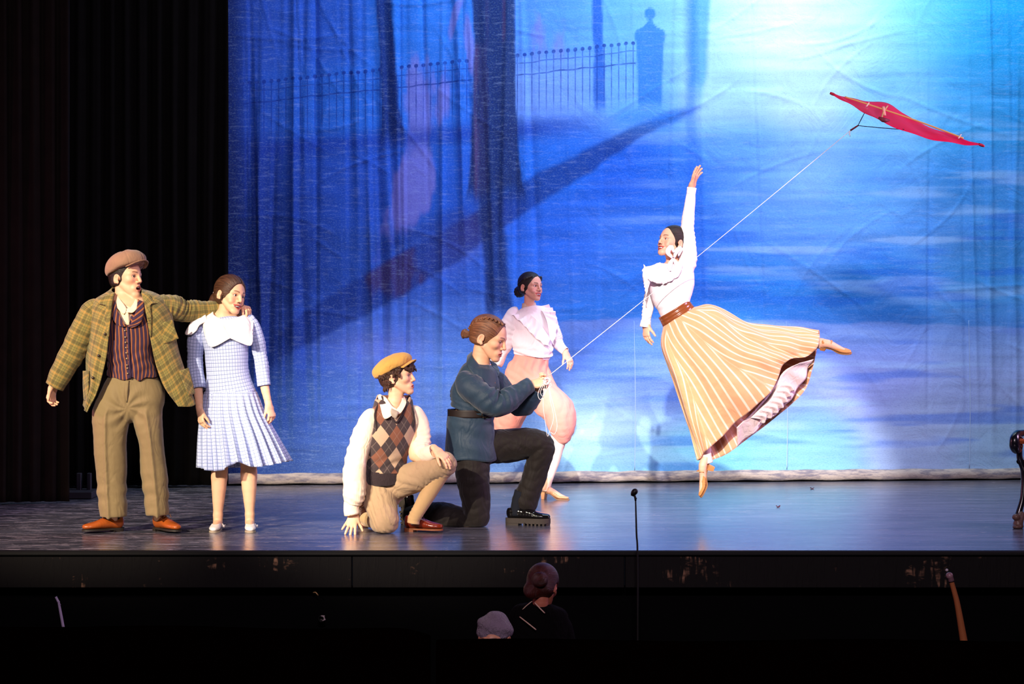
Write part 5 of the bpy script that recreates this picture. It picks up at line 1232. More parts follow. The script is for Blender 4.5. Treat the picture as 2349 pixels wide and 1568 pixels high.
    k.add('sleeve', s1, bm, so)
    s2 = tube([J(1112, 858, 0.08), J(1128, 868, 0.11), J(1166, 910, 0.12), J(1196, 932, 0.09), J(1216, 920, 0.05), J(1234, 892, 0.0)], [r(9), r(24), r(26), r(24), r(20), r(16)], 34, wr=0.006, folds=[(0.6, 0.22, 0.012, 6)], seed=47, ref=(0.1, -1, 0.2))
    k.add('sleeve', s2, bm, so)
    k.patch('collar', [[(1083, 806, 0.07), (1084, 818, -0.04), (1100, 838, -0.065), (1119, 854, -0.03)], [(1072, 816, 0.08), (1074, 842, -0.095), (1116, 884, -0.115), (1130, 866, -0.065)]], bm, 0.005, (10, 16), parent=so)
    k.patch('collar', [[(1119, 854, -0.03), (1128, 842, 0.03), (1124, 826, 0.08)], [(1136, 872, -0.045), (1146, 854, 0.03), (1138, 834, 0.09)]], bm, 0.005, (10, 10), parent=so)
    k.patch('front_band', [[(1122, 858, -0.025), (1128, 858, -0.02)], [(1136, 890, -0.055), (1142, 890, -0.05)], [(1136, 925, -0.055), (1142, 925, -0.05)]], bm, 0.006, (14, 4), parent=so)
    bt = plain('brass_button', '#a06a3c', 0.35, 0.5, 0.5)
    k.button((1134, 878, -0.06), bt, 0.008, (0.6, -1, 0), so); k.button((1138, 925, -0.07), bt, 0.008, (0.6, -1, 0), so); k.button((1206, 902, -0.125), bt, 0.008, (0, -1, 0.1), so)
    # belt
    be = plain('belt_leather', '#241a16', 0.45, 0.4)
    bo = k.add('belt', tube([J(1078.5, 938, 0.01), J(1078.5, 946, 0.01), J(1078.5, 956, 0.01)], [(0.149, 0.136)]*3, 48, 8), be)
    k.patch('belt_end', [[(1118, 937, -0.100), (1118, 957, -0.100)], [(1126, 937, -0.075), (1126, 957, -0.075)], [(1131, 938, -0.02), (1131, 957, -0.02)]], be, 0.005, (10, 6), parent=bo)
    for (a, c) in (((1106, 938, -0.124), (1106, 957, -0.124)), ((1117, 938, -0.107), (1117, 957, -0.107)), ((1106, 938, -0.124), (1117, 938, -0.107)), ((1106, 957, -0.124), (1117, 957, -0.107))):
        k.add('buckle_bar', tube([J(*a), J(*c)], [0.004, 0.004], 8, 4), plain('buckle_metal', '#4a3a30', 0.35, 0.5, 0.7), bo)
    # trousers: raised knee, kneeling knee
    tr = cloth('trousers_black', '#1c1613', '#14100e', 0.7, wr=0.3, wsc=9, sheen=0.1, mottle=0.3)
    fd = Field()
    fd.chain([J(1081, 1005, 0.01), J(1082, 1040, 0.01)], [(0.13, 0.13), (0.135, 0.135)], (1, 0, 0), 0.03)
    fd.chain([J(1100, 1025, 0.05), J(1160, 1022, 0.08), J(1225, 1016, 0.08), J(1242, 1030, 0.08), J(1228, 1085, 0.09), J(1212, 1130, 0.095), J(1204, 1150, 0.10)], [0.112, 0.112, 0.094, 0.086, 0.078, 0.082, 0.084], None, 0.03)
    fd.chain([J(1080, 1035, -0.02), J(1086, 1100, -0.05), J(1093, 1170, -0.05), J(1092, 1186, -0.04), J(1060, 1190, 0.0), J(1010, 1184, 0.06), J(960, 1180, 0.10), J(940, 1182, 0.12)], [0.115, 0.108, 0.088, 0.082, 0.076, 0.098, 0.066, 0.064], None, 0.03)
    ph = np.random.RandomState(8).uniform(0, 6, 8)
    def dsp(x, y, z):
        return 0.0035*(1-np.abs(np.sin(60*(z*0.8-x*0.35)+3*np.sin(16*x+ph[0])+2*np.sin(18*y))))-0.0018+0.003*np.sin(26*z+17*x+ph[1])*np.sin(22*y+ph[2])
    fd.disp(dsp); fd.plane((0, 0, 0.003), (0, 0, -1), 0.008)
    c0 = J(1200, 1156, 0.10)
    fd.ell(c0-V3(0.01, 0, 0.035), (0.072, 0.072, 0.03), None, 0.004, 's')
    k.field('trousers', fd, 0.006, tr)
    bl = plain('black_patent', '#0c0a0b', 0.12, 0.6); so2 = plain('lug_sole', '#3a332e', 0.7)
    an = P(1184, 1188, 15.52); an[2] = 0; t = nrm([0.97, -0.22, 0]); h = an-t*0.07
    k.shoe(h, h+t, 'loafer', bl, so2, L=0.305)
    k.add('sock', tube([an+V3(0, 0, 0.06), an+V3(0.008, 0, 0.13), an+V3(0.035, 0, 0.22)], [0.040, 0.042, 0.046], 18, 10), plain('navy_sock', '#10141f', 0.9))
    h2 = J(912, 1170, 0.14); h2 = V3(h2[0], h2[1], 0.20)
    k.shoe(h2, h2+V3(0.12, -0.06, -1), 'loafer', bl, so2, up=(1, 0.0, 0.1), L=0.28)
    return k
flyer = build_flyer()

# ------------------------------------------------------------------ the two dancers
def stripe_mat():
    n = NT('striped_skirt', 0.75, 0.2, sheen=0.15); U, Vv, _ = n.sep(n.uv()); o = n.obj()
    c = n.mix(n.noise(o, 20, 3), rgb('#e2a87a'), rgb('#d89a70'))
    c = n.mix(n.m('MULTIPLY', band(n, U, 0.042, 0.5, 0.11, 0.04), 0.75), c, rgb('#f4dcc8'))
    n.bump(n.m('ADD', n.noise(o, 7, 3, 0.5, 0.8), n.m('MULTIPLY', n.noise(o, 18, 3), 0.4)), 0.35, 0.03); return n.done(c)
frill_c = cloth('white_voile', '#f4e8ee', '#e8dae4', 0.8, wr=0.25, wsc=9)
def build_pink():
    d = Fig('person running in white ruffled blouse and pink bloomers, partly behind the kite flyer', 1240, 1146, 17.4, skin='#dfa892')
    J, r = d.J, d.r
    W = d.head(1218, 658, -0.03, 0.94, 46, 4, 4, 'smile', neck=(1212, 706, 0.0), nr=0.040, brow='#2a1812', lip='#b8383c', gaze=(6, 2), blush=0.5)
    d.limb([(1218, 725), (1222, 780), (1222, 820), (1220, 850)], [(0.115, 0.07), (0.115, 0.08), (0.095, 0.075), (0.14, 0.10)], (1, 0, 0))
    d.limb([(1180, 732), (1160, 790, 0.02), (1132, 838, 0.0)], [0.032, 0.030, 0.022]); d.limb([(1258, 732, 0.02), (1275, 785, 0.05), (1297, 806, 0.0)], [0.032, 0.030, 0.022])
    d.limb([(1205, 860), (1168, 955, 0.15), (1130, 1010, 0.40)], [0.075, 0.055, 0.045]); d.limb([(1240, 860), (1288, 960, -0.10), (1272, 1045, -0.02), (1250, 1118, 0.02)], [0.075, 0.058, 0.048, 0.028])
    d.hand((1297, 808, 0.0), (0.42, -0.3, -0.8), (0.6, -0.6, 0.5), (-0.6, -0.6, 0), 0.9, curl=(18, 22, 12), spread=6, thumb_open=0.6)
    d.hand((1131, 840, 0.0), (-0.4, -0.2, -0.9), (-0.6, -0.6, 0.3), (0.6, -0.6, 0), 0.9, curl=(18, 22, 12), spread=6)
    tan = plain('nude_leather', '#cf9a72', 0.3, 0.45); sol = plain('suede_sole', '#8a6a50', 0.8)
    an = P(1252, 1128, 17.43); t = nrm([0.88, -0.42, 0]); h = V3(an[0], an[1], 0)-t*0.04
    d.shoe(h, h+t, 'heel', tan, sol, L=0.235, W=0.9)
    q = 0.235/0.27
    d.limb([V3(an[0], an[1], 0.13), h+t*0.035+V3(0, 0, 0.085), h+t*0.10+V3(0, 0, 0.055), h+t*0.16+V3(0, 0, 0.024), h+t*0.20+V3(0, 0, 0.016)], [0.027, 0.027, 0.022, 0.019, 0.012])
    d.body(extra=[(J(1225, 1150, 0)+[0, -0.3, -0.05], J(1315, 980, 0)+[0, 0.3, 0], 0.005)])
    hm = hair_mat('hair_black', '#0a0606', '#170e0d', '#33221e')
    fd = d.hairshell(0.009, 0.010, -0.060, part=0.01)
    fd.ell(W(0, -0.115, -0.030), np.array([0.045, 0.032, 0.040]), d.hR, 0.015)
    for i in range(10):
        a = i*0.63; fd.ell(W(0.034*math.cos(a), -0.135, -0.030+0.030*math.sin(a)), 0.014, None, 0.004)
    fd.chain([W(-0.055, 0.055, 0.075), W(-0.080, 0.010, 0.055), W(-0.070, -0.060, 0.020)], [0.010, 0.015, 0.014], None, 0.01)
    fd.chain([W(0.050, 0.060, 0.075), W(0.080, 0.015, 0.055), W(0.070, -0.060, 0.020)], [0.010, 0.015, 0.014], None, 0.01)
    d.field('hair', fd, 0.0028, hm)
    # pale stockings over the legs
    stk = cloth('stocking_pale', '#f0dccc', '#e4cabc', 0.6, wr=0.05)
    d.add('stocking', tube([J(1286, 975, -0.09), J(1282, 1000, -0.08), J(1270, 1050, -0.02), J(1258, 1095, 0.01), J(1251, 1124, 0.03)], [r(20), r(17.5), r(16.5), r(11.5), r(9.5)], 24, cap=True), stk)
    d.add('stocking', tube([J(1165, 985, 0.12), J(1140, 1010, 0.30), J(1120, 1015, 0.60)], [r(18), r(15), r(9)], 20), stk)
    t2 = nrm([-0.5, 0.6, -0.5]); h2 = J(1118, 1010, 0.62)
    d.shoe(h2, h2+t2, 'heel', tan, sol, up=(-0.6, 0.2, 0.8), L=0.235, W=0.9)
    # blouse
    bl = tube([J(1213, 702, 0), J(1216, 718, 0), J(1220, 755, -0.01), J(1222, 795, -0.01), J(1221, 812, 0), J(1220, 822, 0)], [(0.05, 0.05), (0.138, 0.085), (0.150, 0.115), (0.150, 0.12), (0.140, 0.112), (0.118, 0.09)], 44, 40, wr=0.005, folds=[(0.85, 0.15, 0.014, 5), (0.5, 0.2, 0.006, 5)], seed=51)
    bo = d.add('blouse', bl, frill_c)
    s1 = tube([J(1192, 716, 0.0), J(1180, 722, 0.0), J(1167, 752, 0.0), J(1158, 785, 0.01), J(1136, 836, 0.0)], [r(8), r(18), r(23), r(20), r(14)], 30, wr=0.006, folds=[(0.35, 0.2, 0.012, 6)], seed=53)
    s2 = tube([J(1245, 716, 0.01), J(1256, 722, 0.02), J(1268, 752, 0.03), J(1276, 784, 0.05), J(1297, 806, 0.0)], [r(8), r(15), r(17), r(14), r(10.5)], 30, wr=0.005, folds=[(0.6, 0.2, 0.010, 8)], seed=55)
    d.add('sleeve', s1, frill_c, bo); d.add('sleeve', s2, frill_c, bo)
    d.add('neckband', tube([J(1213, 694, 0.0), J(1214, 706, 0.0)], [(0.050, 0.048), (0.056, 0.052)], 28, 8, wr=0.001), cloth('lace_cream', '#e6cdb8', '#d8b8a2', 0.8, wr=0.6, wsc=60), bo)
    rf = lambda u, v: 0.012*np.sin(u*38)*v**1.3+0.004*np.sin(u*17+1)
    d.patch('ruffle', [[(1196, 706, 0.0), (1212, 716, -0.08), (1238, 740, -0.125), (1262, 778, -0.13)], [(1184, 714, -0.02), (1208, 730, -0.10), (1232, 758, -0.14), (1258, 790, -0.145)], [(1166, 716, -0.04), (1198, 742, -0.12), (1226, 772, -0.155), (1262, 798, -0.155)]], frill_c, 0.003, (22, 90), parent=bo, disp=rf)
    d.patch('ruffle', [[(1226, 704, 0.0), (1240, 712, -0.06), (1252, 730, -0.10), (1262, 778, -0.13)], [(1246, 702, 0.0), (1258, 714, -0.06), (1266, 738, -0.10), (1268, 785, -0.13)], [(1258, 700, 0.0), (1272, 714, -0.05), (1278, 745, -0.09), (1270, 790, -0.13)]], frill_c, 0.003, (22, 80), parent=bo, disp=rf)
    # bloomers gathered at waist and knee
    pk = cloth('bloomers_pink', '#e89a8e', '#dd8478', 0.8, wr=0.15, wsc=9, sheen=0.15)
    fd = Field()
    fd.chain([J(1219, 818, 0), J(1215, 840, 0), J(1212, 868, 0.02)], [(0.118, 0.10), (0.138, 0.115), (0.145, 0.125)], (1, 0, 0), 0.03)
    fd.chain([J(1196, 862, 0.03), J(1178, 920, 0.10), J(1164, 965, 0.16), J(1160, 985, 0.18)], [0.120, 0.128, 0.11, 0.075], None, 0.04)
    fd.chain([J(1226, 872, -0.02), J(1250, 912, -0.07), J(1280, 940, -0.11), J(1288, 970, -0.11), J(1290, 998, -0.09)], [0.105, 0.122, 0.120, 0.105, 0.066], None, 0.04)
    fd.disp(lambda x, y, z: 0.004*(1-np.abs(np.sin(48*(x*0.9+0.35*z)+2.5*np.sin(14*z)+2*np.sin(12*y))))-0.003+0.004*np.sin(110*x+4*np.sin(9*z))*np.exp(-((z-J(0, 835)[2])/0.05)**2))
    po = d.field('bloomers', fd, 0.007, pk)
    d.add('knee_band', tube([J(1291, 992, -0.09), J(1287, 1003, -0.088)], [r(21), r(20)], 28, 6, wr=0.002), pk, po)
    d.add('waistband', tube([J(1219, 817, 0), J(1219, 826, 0)], [(0.122, 0.098), (0.126, 0.10)], 36, 6), pk, po)
    return d
pink = build_pink()

def build_leaper():
    d = Fig('person leaping in white blouse and long striped skirt, one arm raised high', 1620, 1199, 15.65, skin='#e3aa8e')
    J, r = d.J, d.r
    W = d.head(1541, 555, 0.0, 0.98, -56, 16, 0, 'smile', neck=(1548, 606, 0.02), nr=0.042, brow='#2a1610', lip='#a83434', gaze=(-6, 4), blush=0.45)
    d.limb([(1543, 625, 0.0), (1539, 670, 0), (1549, 712, 0), (1560, 750, 0)], [(0.10, 0.075), (0.10, 0.08), (0.085, 0.072), (0.12, 0.09)], (1, 0.3, 0))
    d.limb([(1574, 615, 0.0), (1578, 520, 0.0), (1586, 428, 0.0)], [0.034, 0.030, 0.021]); d.limb([(1508, 640, 0.06), (1490, 692, 0.10), (1481, 742, 0.06)], [0.032, 0.029, 0.021])
    d.limb([(1560, 760), (1590, 900, 0), (1621, 1045, 0)], [0.08, 0.055, 0.030]); d.limb([(1590, 750, 0.03), (1730, 775, 0.05), (1885, 787, 0.05)], [0.08, 0.055, 0.030])
    d.hand((1587, 430, 0.0), (0.30, -0.06, 0.95), (-0.75, 0.5, 0.2), (0.55, -0.85, 0), 0.98, curls=[(2, 8, 6), (6, 10, 6), (10, 14, 8), (14, 16, 10)], spread=4, thumb_open=0.35, thumb_dir=(0.45, 0.85, -0.2))
    d.hand((1481, 742, 0.06), (0.06, -0.1, -1), (-0.8, -0.5, 0), (0.6, -0.7, 0), 0.95, curl=(14, 20, 12), spread=4, thumb_open=0.5)
    tan = plain('camel_leather', '#c8854e', 0.3, 0.45); sol = plain('tan_leather_sole', '#9a6a42', 0.7)
    # lower foot points down, rear foot trails
    t1 = nrm(J(1606, 1140)-J(1636, 1072)); h1 = J(1640, 1068); up1 = nrm([-0.75, -0.25, 0.45])
    d.shoe(h1, h1+t1, 'heel', tan, sol, up=up1, L=0.235, W=0.9, hh=0.05)
    u1 = nrm(up1-t1*(up1@t1))
    d.limb([J(1621, 1045), h1+t1*0.03+u1*0.080, h1+t1*0.09+u1*0.050, h1+t1*0.16+u1*0.024, h1+t1*0.20+u1*0.016], [0.028, 0.027, 0.023, 0.019, 0.012])
    t2 = nrm(J(1950, 806)-J(1884, 798)); h2 = J(1878, 801, 0.05); up2 = nrm([0.15, -0.55, 0.8]); h2 = h2
    d.shoe(h2, h2+t2, 'heel', tan, sol, up=up2, L=0.225, W=0.9, hh=0.03)
    u2 = nrm(up2-t2*(up2@t2))
    d.limb([J(1880, 787, 0.05), h2+t2*0.05+u2*0.055, h2+t2*0.11+u2*0.036, h2+t2*0.17+u2*0.018], [0.030, 0.027, 0.021, 0.012])
    d.body(extra=[(J(1585, 1145)-[0, 0.25, 0], J(1665, 1010)+[0, 0.25, 0], 0.005), (J(1860, 830)-[0, 0.2, 0], J(1960, 755)+[0, 0.25, 0], 0.005)])
    hm = hair_mat('hair_espresso', '#0c0706', '#1e110e', '#3c2620')
    fd = d.hairshell(0.007, 0.014, -0.055)
    fd.ell(W(0.0, -0.118, 0.010), np.array([0.036, 0.028, 0.036]), d.hR, 0.012)
    d.field('hair', fd, 0.0028, hm)
    # blouse: bodice, sleeves, cape collar with a frilled edge, bow
    bw = cloth('white_satin', '#f5eae8', '#ecdcdc', 0.6, wr=0.12, wsc=8, sheen=0.1)
    bl = tube([J(1550, 600, 0.01), J(1549, 612, 0.01), J(1541, 645, 0.0), J(1541, 680, 0.0), J(1546, 705, 0), J(1550, 718, 0)], [(0.05, 0.05), (0.125, 0.08), (0.152, 0.115), (0.135, 0.11), (0.108, 0.092), (0.104, 0.09)], 48, 40, wr=0.001, folds=[(0.8, 0.2, 0.002, 5)], seed=61)
    bo = d.add('blouse', bl, bw)
    s1 = tube([J(1562, 632, 0.0), J(1574, 612, 0.0), J(1578, 575, 0.0), J(1577, 525, 0.0), J(1581, 480, 0.0), J(1586, 436, 0.0)], [r(12), r(21), r(19.5), r(16), r(13), r(9.5)], 32, wr=0.003, folds=[(0.5, 0.2, 0.007, 9), (0.15, 0.1, 0.006, 8)], seed=63)
    d.add('sleeve', s1, bw, bo)
    s2 = tube([J(1512, 628, 0.05), J(1503, 642, 0.06), J(1490, 688, 0.09), J(1482, 738, 0.06)], [r(12), r(16), r(14), r(10.5)], 30, wr=0.003, folds=[(0.7, 0.25, 0.008, 9)], seed=65)
    d.add('sleeve', s2, bw, bo)
    rf = lambda u, v: 0.010*np.sin(u*46)*v**2+0.004*np.sin(u*13)
    d.patch('cape_collar', [[(1566, 596, -0.05), (1548, 604, -0.075), (1528, 606, -0.06), (1514, 602, 0.0)], [(1566, 606, -0.085), (1544, 618, -0.115), (1512, 618, -0.10), (1494, 610, -0.01)], [(1562, 622, -0.11), (1534, 634, -0.135), (1500, 630, -0.12), (1480, 614, -0.03)], [(1556, 634, -0.12), (1524, 650, -0.142), (1492, 644, -0.13), (1474, 622, -0.04)]], frill_c, 0.003, (26, 90), parent=bo, disp=rf)
    d.patch('frill', [[(1476, 606, -0.02), (1492, 624, -0.10), (1488, 648, -0.10)], [(1476, 628, -0.05), (1483, 645, -0.11), (1484, 672, -0.10)], [(1478, 640, -0.04), (1480, 660, -0.10), (1482, 690, -0.08)]], frill_c, 0.003, (20, 60), parent=bo, disp=lambda u, v: 0.008*np.sin(u*40+v*5))
    for a in ([(1543, 592, -0.08), (1532, 578, -0.10), (1540, 566, -0.10), (1546, 580, -0.09)], [(1546, 592, -0.08), (1552, 576, -0.09), (1562, 570, -0.08), (1556, 588, -0.08)], [(1545, 592, -0.08), (1552, 606, -0.10), (1554, 618, -0.115), (1556, 628, -0.12)], [(1544, 592, -0.08), (1538, 604, -0.10), (1536, 614, -0.12), (1538, 622, -0.13)]):
        d.add('bow_loop', tube([J(*q) for q in a], [(0.006, 0.004), (0.016, 0.006), (0.014, 0.006), (0.005, 0.004)], 12, 14, ref=(0, -1, 0.1)), frill_c, bo)
    # wrist cuffs
    d.add('cuff', tube([J(1585, 446, 0), J(1587, 430, 0)], [r(10.5), r(11)], 24, 6, wr=0.002), frill_c, bo)
    d.add('cuff', tube([J(1482, 734, 0.06), J(1480, 750, 0.06)], [r(11.5), r(13)], 24, 6, wr=0.003), frill_c, bo)
    # sash
    sm = plain('copper_satin', '#8a4a26', 0.25, 0.5)
    ax = nrm(J(1585, 697)-J(1516, 739)); nn = nrm(V3(-ax[2], 0, ax[0]))      # along the tilted waist; nn points up the spine
    if nn[2] < 0: nn = -nn
    wc = (J(1551, 717)); 
    so = d.add('sash', tube([wc+nn*0.032, wc, wc-nn*0.032], [(0.118, 0.098), (0.120, 0.100), (0.124, 0.104)], 48, 12, ref=(0, -1, 0), wr=0.0, slope=lambda g, T, S: g+np.stack([0*T, -0.003*np.sin(S*18), 0*T], -1)), sm)
    # skirt: waist ring to a wide hem swept back by the trailing leg
    waist = []; hip = []; mid = []; low = []; hem = []
    hemp = [(1607, 1052, -0.03), (1606, 1049, -0.10), (1622, 1030, -0.18), (1655, 1002, -0.24), (1697, 962, -0.28), (1745, 918, -0.30), (1782, 878, -0.28), (1793, 842, -0.24), (1810, 824, -0.20), (1850, 818, -0.15), (1872, 798, -0.10), (1880, 772, -0.03), (1878, 757, 0.05),
            (1880, 770, 0.14), (1874, 800, 0.22), (1864, 845, 0.28), (1848, 892, 0.30), (1812, 930, 0.32), (1765, 968, 0.30), (1712, 1008, 0.26), (1672, 1038, 0.20), (1640, 1052, 0.13), (1622, 1056, 0.06), (1611, 1055, 0.0)]
    # outline of the skirt half way down, same order round the body
    midp = [(1546, 870, -0.02), (1550, 872, -0.11), (1570, 872, -0.17), (1596, 866, -0.20), (1624, 852, -0.22), (1650, 836, -0.22), (1672, 818, -0.21), (1690, 800, -0.19), (1702, 785, -0.17), (1712, 770, -0.14), (1718, 756, -0.09), (1718, 745, -0.02), (1712, 740, 0.05),
            (1706, 746, 0.12), (1698, 760, 0.16), (1686, 784, 0.20), (1670, 810, 0.22), (1650, 836, 0.22), (1626, 856, 0.21), (1602, 866, 0.19), (1580, 872, 0.16), (1562, 874, 0.12), (1552, 874, 0.07), (1547, 872, 0.02)]
    N = len(hemp)
    for i in range(N):
        t = math.pi*(-0.5)+2*math.pi*i/N
        # from the left end round the front to the right end and back along the rear
        a = math.pi+2*math.pi*i/N
        q = wc-nn*0.028+ax*0.116*math.cos(a)+V3(0, 1, 0)*0.100*math.sin(a)
        waist.append(q)
        hp = J(midp[i][0], midp[i][1], midp[i][2]*0.85); hm_ = J(hemp[i][0], hemp[i][1], hemp[i][2]*0.5)
        hip.append(q*0.66+hp*0.34+V3(0, 0.035*math.sin(a), 0)+ax*0.040*math.cos(a)+nn*(0.03*max(0, math.cos(a))))
        mid.append(hp); low.append(hp*0.42+hm_*0.58+V3(0, 0.02*math.sin(a), 0)); hem.append(hm_)
    nr_, nc_ = 64, 240
    def dsp(u, v):
        return (0.018*np.sin(u*6.28*9+1.1*np.sin(v*4))*v**1.5+0.007*np.sin(u*6.28*21+v*6)*v+0.006*np.sin(v*26+u*40)*np.exp(-((u-0.4)/0.12)**2))*np.minimum(1, v*4)
    v, f, uv = loft([waist, hip, mid, low, hem], nr_, nc_, True, disp=dsp)
    # stripes run parallel inside each of six gores
    g = v.reshape(nr_, nc_, 3); uu = np.linspace(0, 1, nc_, endpoint=False); go = (np.floor(uu*7+0.35)+0.5-0.35)/7
    wid = np.linalg.norm(np.diff(g, axis=1, append=g[:, :1]), axis=2).sum(1)
    U = (uu-go)[None, :]*wid[:, None]; Vv = uv[:, 1].reshape(nr_, nc_)
    sk = d.add('skirt', (v, f, np.stack([U, Vv], -1).reshape(-1, 2)), stripe_mat()); solid(sk, 0.004, 0)
    # petticoat lining hanging inside the back of the skirt
    pt = cloth('petticoat_pale', '#f2d9d2', '#e6c6c0', 0.8, wr=0.2)
    pr = [(1690, 980, -0.06), (1735, 935, -0.06), (1775, 885, -0.06), (1800, 850, -0.05), (1835, 832, -0.04)]
    pq = [(1700, 1018, 0.22), (1758, 966, 0.25), (1806, 925, 0.27), (1842, 880, 0.26), (1858, 832, 0.22)]
    pp = [(1692, 1024, 0.04), (1752, 970, 0.05), (1800, 930, 0.06), (1842, 874, 0.06), (1864, 822, 0.05)]
    po = d.patch('petticoat', [pr, [tuple((np.array(a)+np.array(b))/2) for a, b in zip(pr, pp)], pp], pt, 0.003, (16, 60), disp=lambda u, v: 0.010*np.sin(u*30)*v)
    d.patch('petticoat_flounce', [[(1722, 958, -0.05), (1760, 920, -0.05), (1790, 880, -0.05)], [(1745, 962, -0.02), (1786, 925, -0.02), (1812, 880, -0.02)], [(1740, 976, 0.01), (1792, 936, 0.01), (1822, 890, 0.01)]], pt, 0.003, (14, 60), parent=po, disp=lambda u, v: 0.012*np.sin(u*44)*v)
    st = cloth('stocking_rose', '#f0d2c6', '#e4c0b6', 0.6, wr=0.05)
    d.add('stocking', tube([J(1612, 1000, 0), J(1619, 1040, 0), J(1625, 1062, 0.0)], [r(17), r(13), r(11)], 22), st)
    d.add('stocking', tube([J(1840, 784, 0.05), J(1876, 787, 0.05), J(1896, 790, 0.05)], [r(15), r(12.5), r(11)], 22, ref=(0, -1, 0)), st)
    return d
leaper = build_leaper()

# ------------------------------------------------------------------ kite, string, bench, microphone, pit
def rod(parent, nm, pts, rad, mat, n=10, seg=None, ref=(0, -1, 0)):
    v, f, uv = tube(pts, rad, n, seg, ref=ref); return link(nm, v, f, mat, parent, uv=uv)
def build_kite():
    Y = 15.3; q = lambda x, y, d=0.0: P(x, y, Y+d)
    k = thing('kite', 'red diamond kite flying on its string high over the leaping dancer', 'kite', q(2028, 256))
    n = NT('kite_nylon', 0.45, 0.3); o = n.obj(); n.set('Base Color', n.mix(n.noise(o, 6, 3), rgb('#fa1446'), rgb('#f01a74')))
    n.bump(n.noise(o, 12, 3), 0.3, 0.01)
    tl = n.node('ShaderNodeBsdfTranslucent', {0: rgb('#ff2a5a')}); mx = n.node('ShaderNodeMixShader', {0: 0.45}); out = n.t.nodes['Material Output']
    n.t.links.new(n.b.outputs[0], mx.inputs[1]); n.t.links.new(tl.outputs[0], mx.inputs[2]); n.t.links.new(mx.outputs[0], out.inputs[0])
    A = q(1911, 216); B = q(2252, 333)
    rows = [[A+V3(0, -0.012, -0.006), A, A+V3(0, 0.012, 0.006)], [q(1962, 246, -.16), q(1958, 236, 0), q(1968, 229, .14)], [q(2022, 278, -.34), q(2026, 262, 0), q(2039, 239, .34)],
            [q(2106, 311, -.24), q(2112, 296, 0), q(2100, 277, .22)], [q(2186, 328, -.11), q(2190, 318, 0), q(2184, 310, .10)], [B+V3(0, -0.012, -0.004), B, B+V3(0, 0.012, 0.004)]]
    v, f, uv = loft(rows, 60, 18, disp=lambda u, v: 0.004*np.sin(v*30+u*6)); so = link('sail', v, f, n.mat, k, uv=uv); solid(so, 0.0025, 0)
    wd = plain('birch_dowel', '#d8ac6c', 0.6)
    rod(k, 'spine', [q(1938, 222, -0.02), q(2030, 252, -0.02), q(2120, 283, -0.02), q(2210, 317, -0.02)], [0.0055]*4, wd)
    rod(k, 'cross_spar', [q(2021, 276, -.33), q(2027, 256, -0.012), q(2038, 241, .33)], [0.0055]*3, wd)
    rod(k, 'joint', [q(2026, 244, -0.03), q(2030, 266, -0.035)], [0.009, 0.008], plain('joint_tape', '#e8b4a0', 0.6))
    wt = plain('white_tie', '#eee4dc', 0.7)
    for (x, y) in ((1991, 240), (2202, 313)): rod(k, 'tie', [q(x-4, y+5, -0.03), q(x+3, y-5, -0.03)], [0.004, 0.004], wt, 8)
    rod(k, 'tape_knot', [q(2016, 270, -0.33), q(2027, 275, -0.34), q(2040, 276, -0.30)], [0.008, 0.016, 0.006], plain('maroon_tape', '#7a2838', 0.6))
    for p, nm in ((A, 'tip_cap'), (B, 'tip_cap')): rod(k, nm, [p-V3(0.02, 0, -0.008), p, p+V3(0.018, 0, -0.007)], [0.008, 0.010, 0.006], plain('tip_tape', '#b01838', 0.6), 8)
    dk = plain('dark_cord', '#1a2630', 0.7)
    rod(k, 'bridle', [q(1984, 257, -.20), q(1968, 288, -.1)], [0.0028, 0.0028], dk, 6); rod(k, 'bridle', [q(2074, 297, -.28), q(2020, 293, -.2), q(1968, 288, -.1)], [0.0028]*3, dk, 6)
    rod(k, 'toggle', [q(1968, 288, -.1), q(1951, 299, -.08)], [0.005, 0.006], plain('toggle_red', '#6a2028', 0.5), 8)
    # string from the flyer's hands to the toggle, spare loops hanging from the hands
    s = thing('kite_string', 'thin white kite string running from the kneeling flyer up to the kite', 'string', P(1258, 862, 15.38))
    sm = plain('white_twine', '#f2ece6', 0.8)
    a = P(1258, 862, 15.38); b = q(1951, 299, -.08); pts = [a+(b-a)*t-V3(0, 0, 0.012*math.sin(math.pi*t)) for t in np.linspace(0, 1, 9)]
    rod(s, 'line', pts, [0.0020]*9, sm, 6, 60)
    rod(s, 'loose_end', [q(1951, 299, -.08), q(1949, 305, -.08), q(1950, 313, -.08)], [0.0025]*3, sm, 6)
    rng = np.random.RandomState(3)
    def strand(*p): rod(s, 'loop', [P(x, y, 15.36+d) for x, y, d in p], [0.0018]*len(p), sm, 6, 40)
    strand((1256, 868, 0), (1248, 890, -.02), (1246, 930, -.03), (1252, 975, -.02), (1256, 1000, -.01), (1262, 985, 0), (1270, 955, 0), (1262, 915, 0), (1258, 872, 0))
    strand((1254, 872, 0), (1240, 888, -.03), (1234, 905, -.04), (1240, 916, -.04), (1250, 900, -.03), (1255, 876, -.01))
    strand((1258, 872, 0), (1262, 900, -.02), (1272, 940, -.02), (1278, 975, -.01), (1272, 995, 0), (1262, 990, 0))
    strand((1256, 870, 0), (1246, 884, -.05), (1240, 900, -.05), (1246, 908, -.05), (1256, 890, -.05), (1264, 884, -.03), (1260, 872, 0))
    for i in range(7):
        c = np.array([1254, 874]); a0 = rng.uniform(0, 6); rr = rng.uniform(6, 12)
        strand(*[(c[0]+rr*math.cos(a0+t)*0.7+rng.uniform(-2, 2), c[1]+rr*math.sin(a0+t)*0.8, -0.02-0.015*math.sin(t+i)) for t in np.linspace(0, 5.8, 7)])
build_kite()

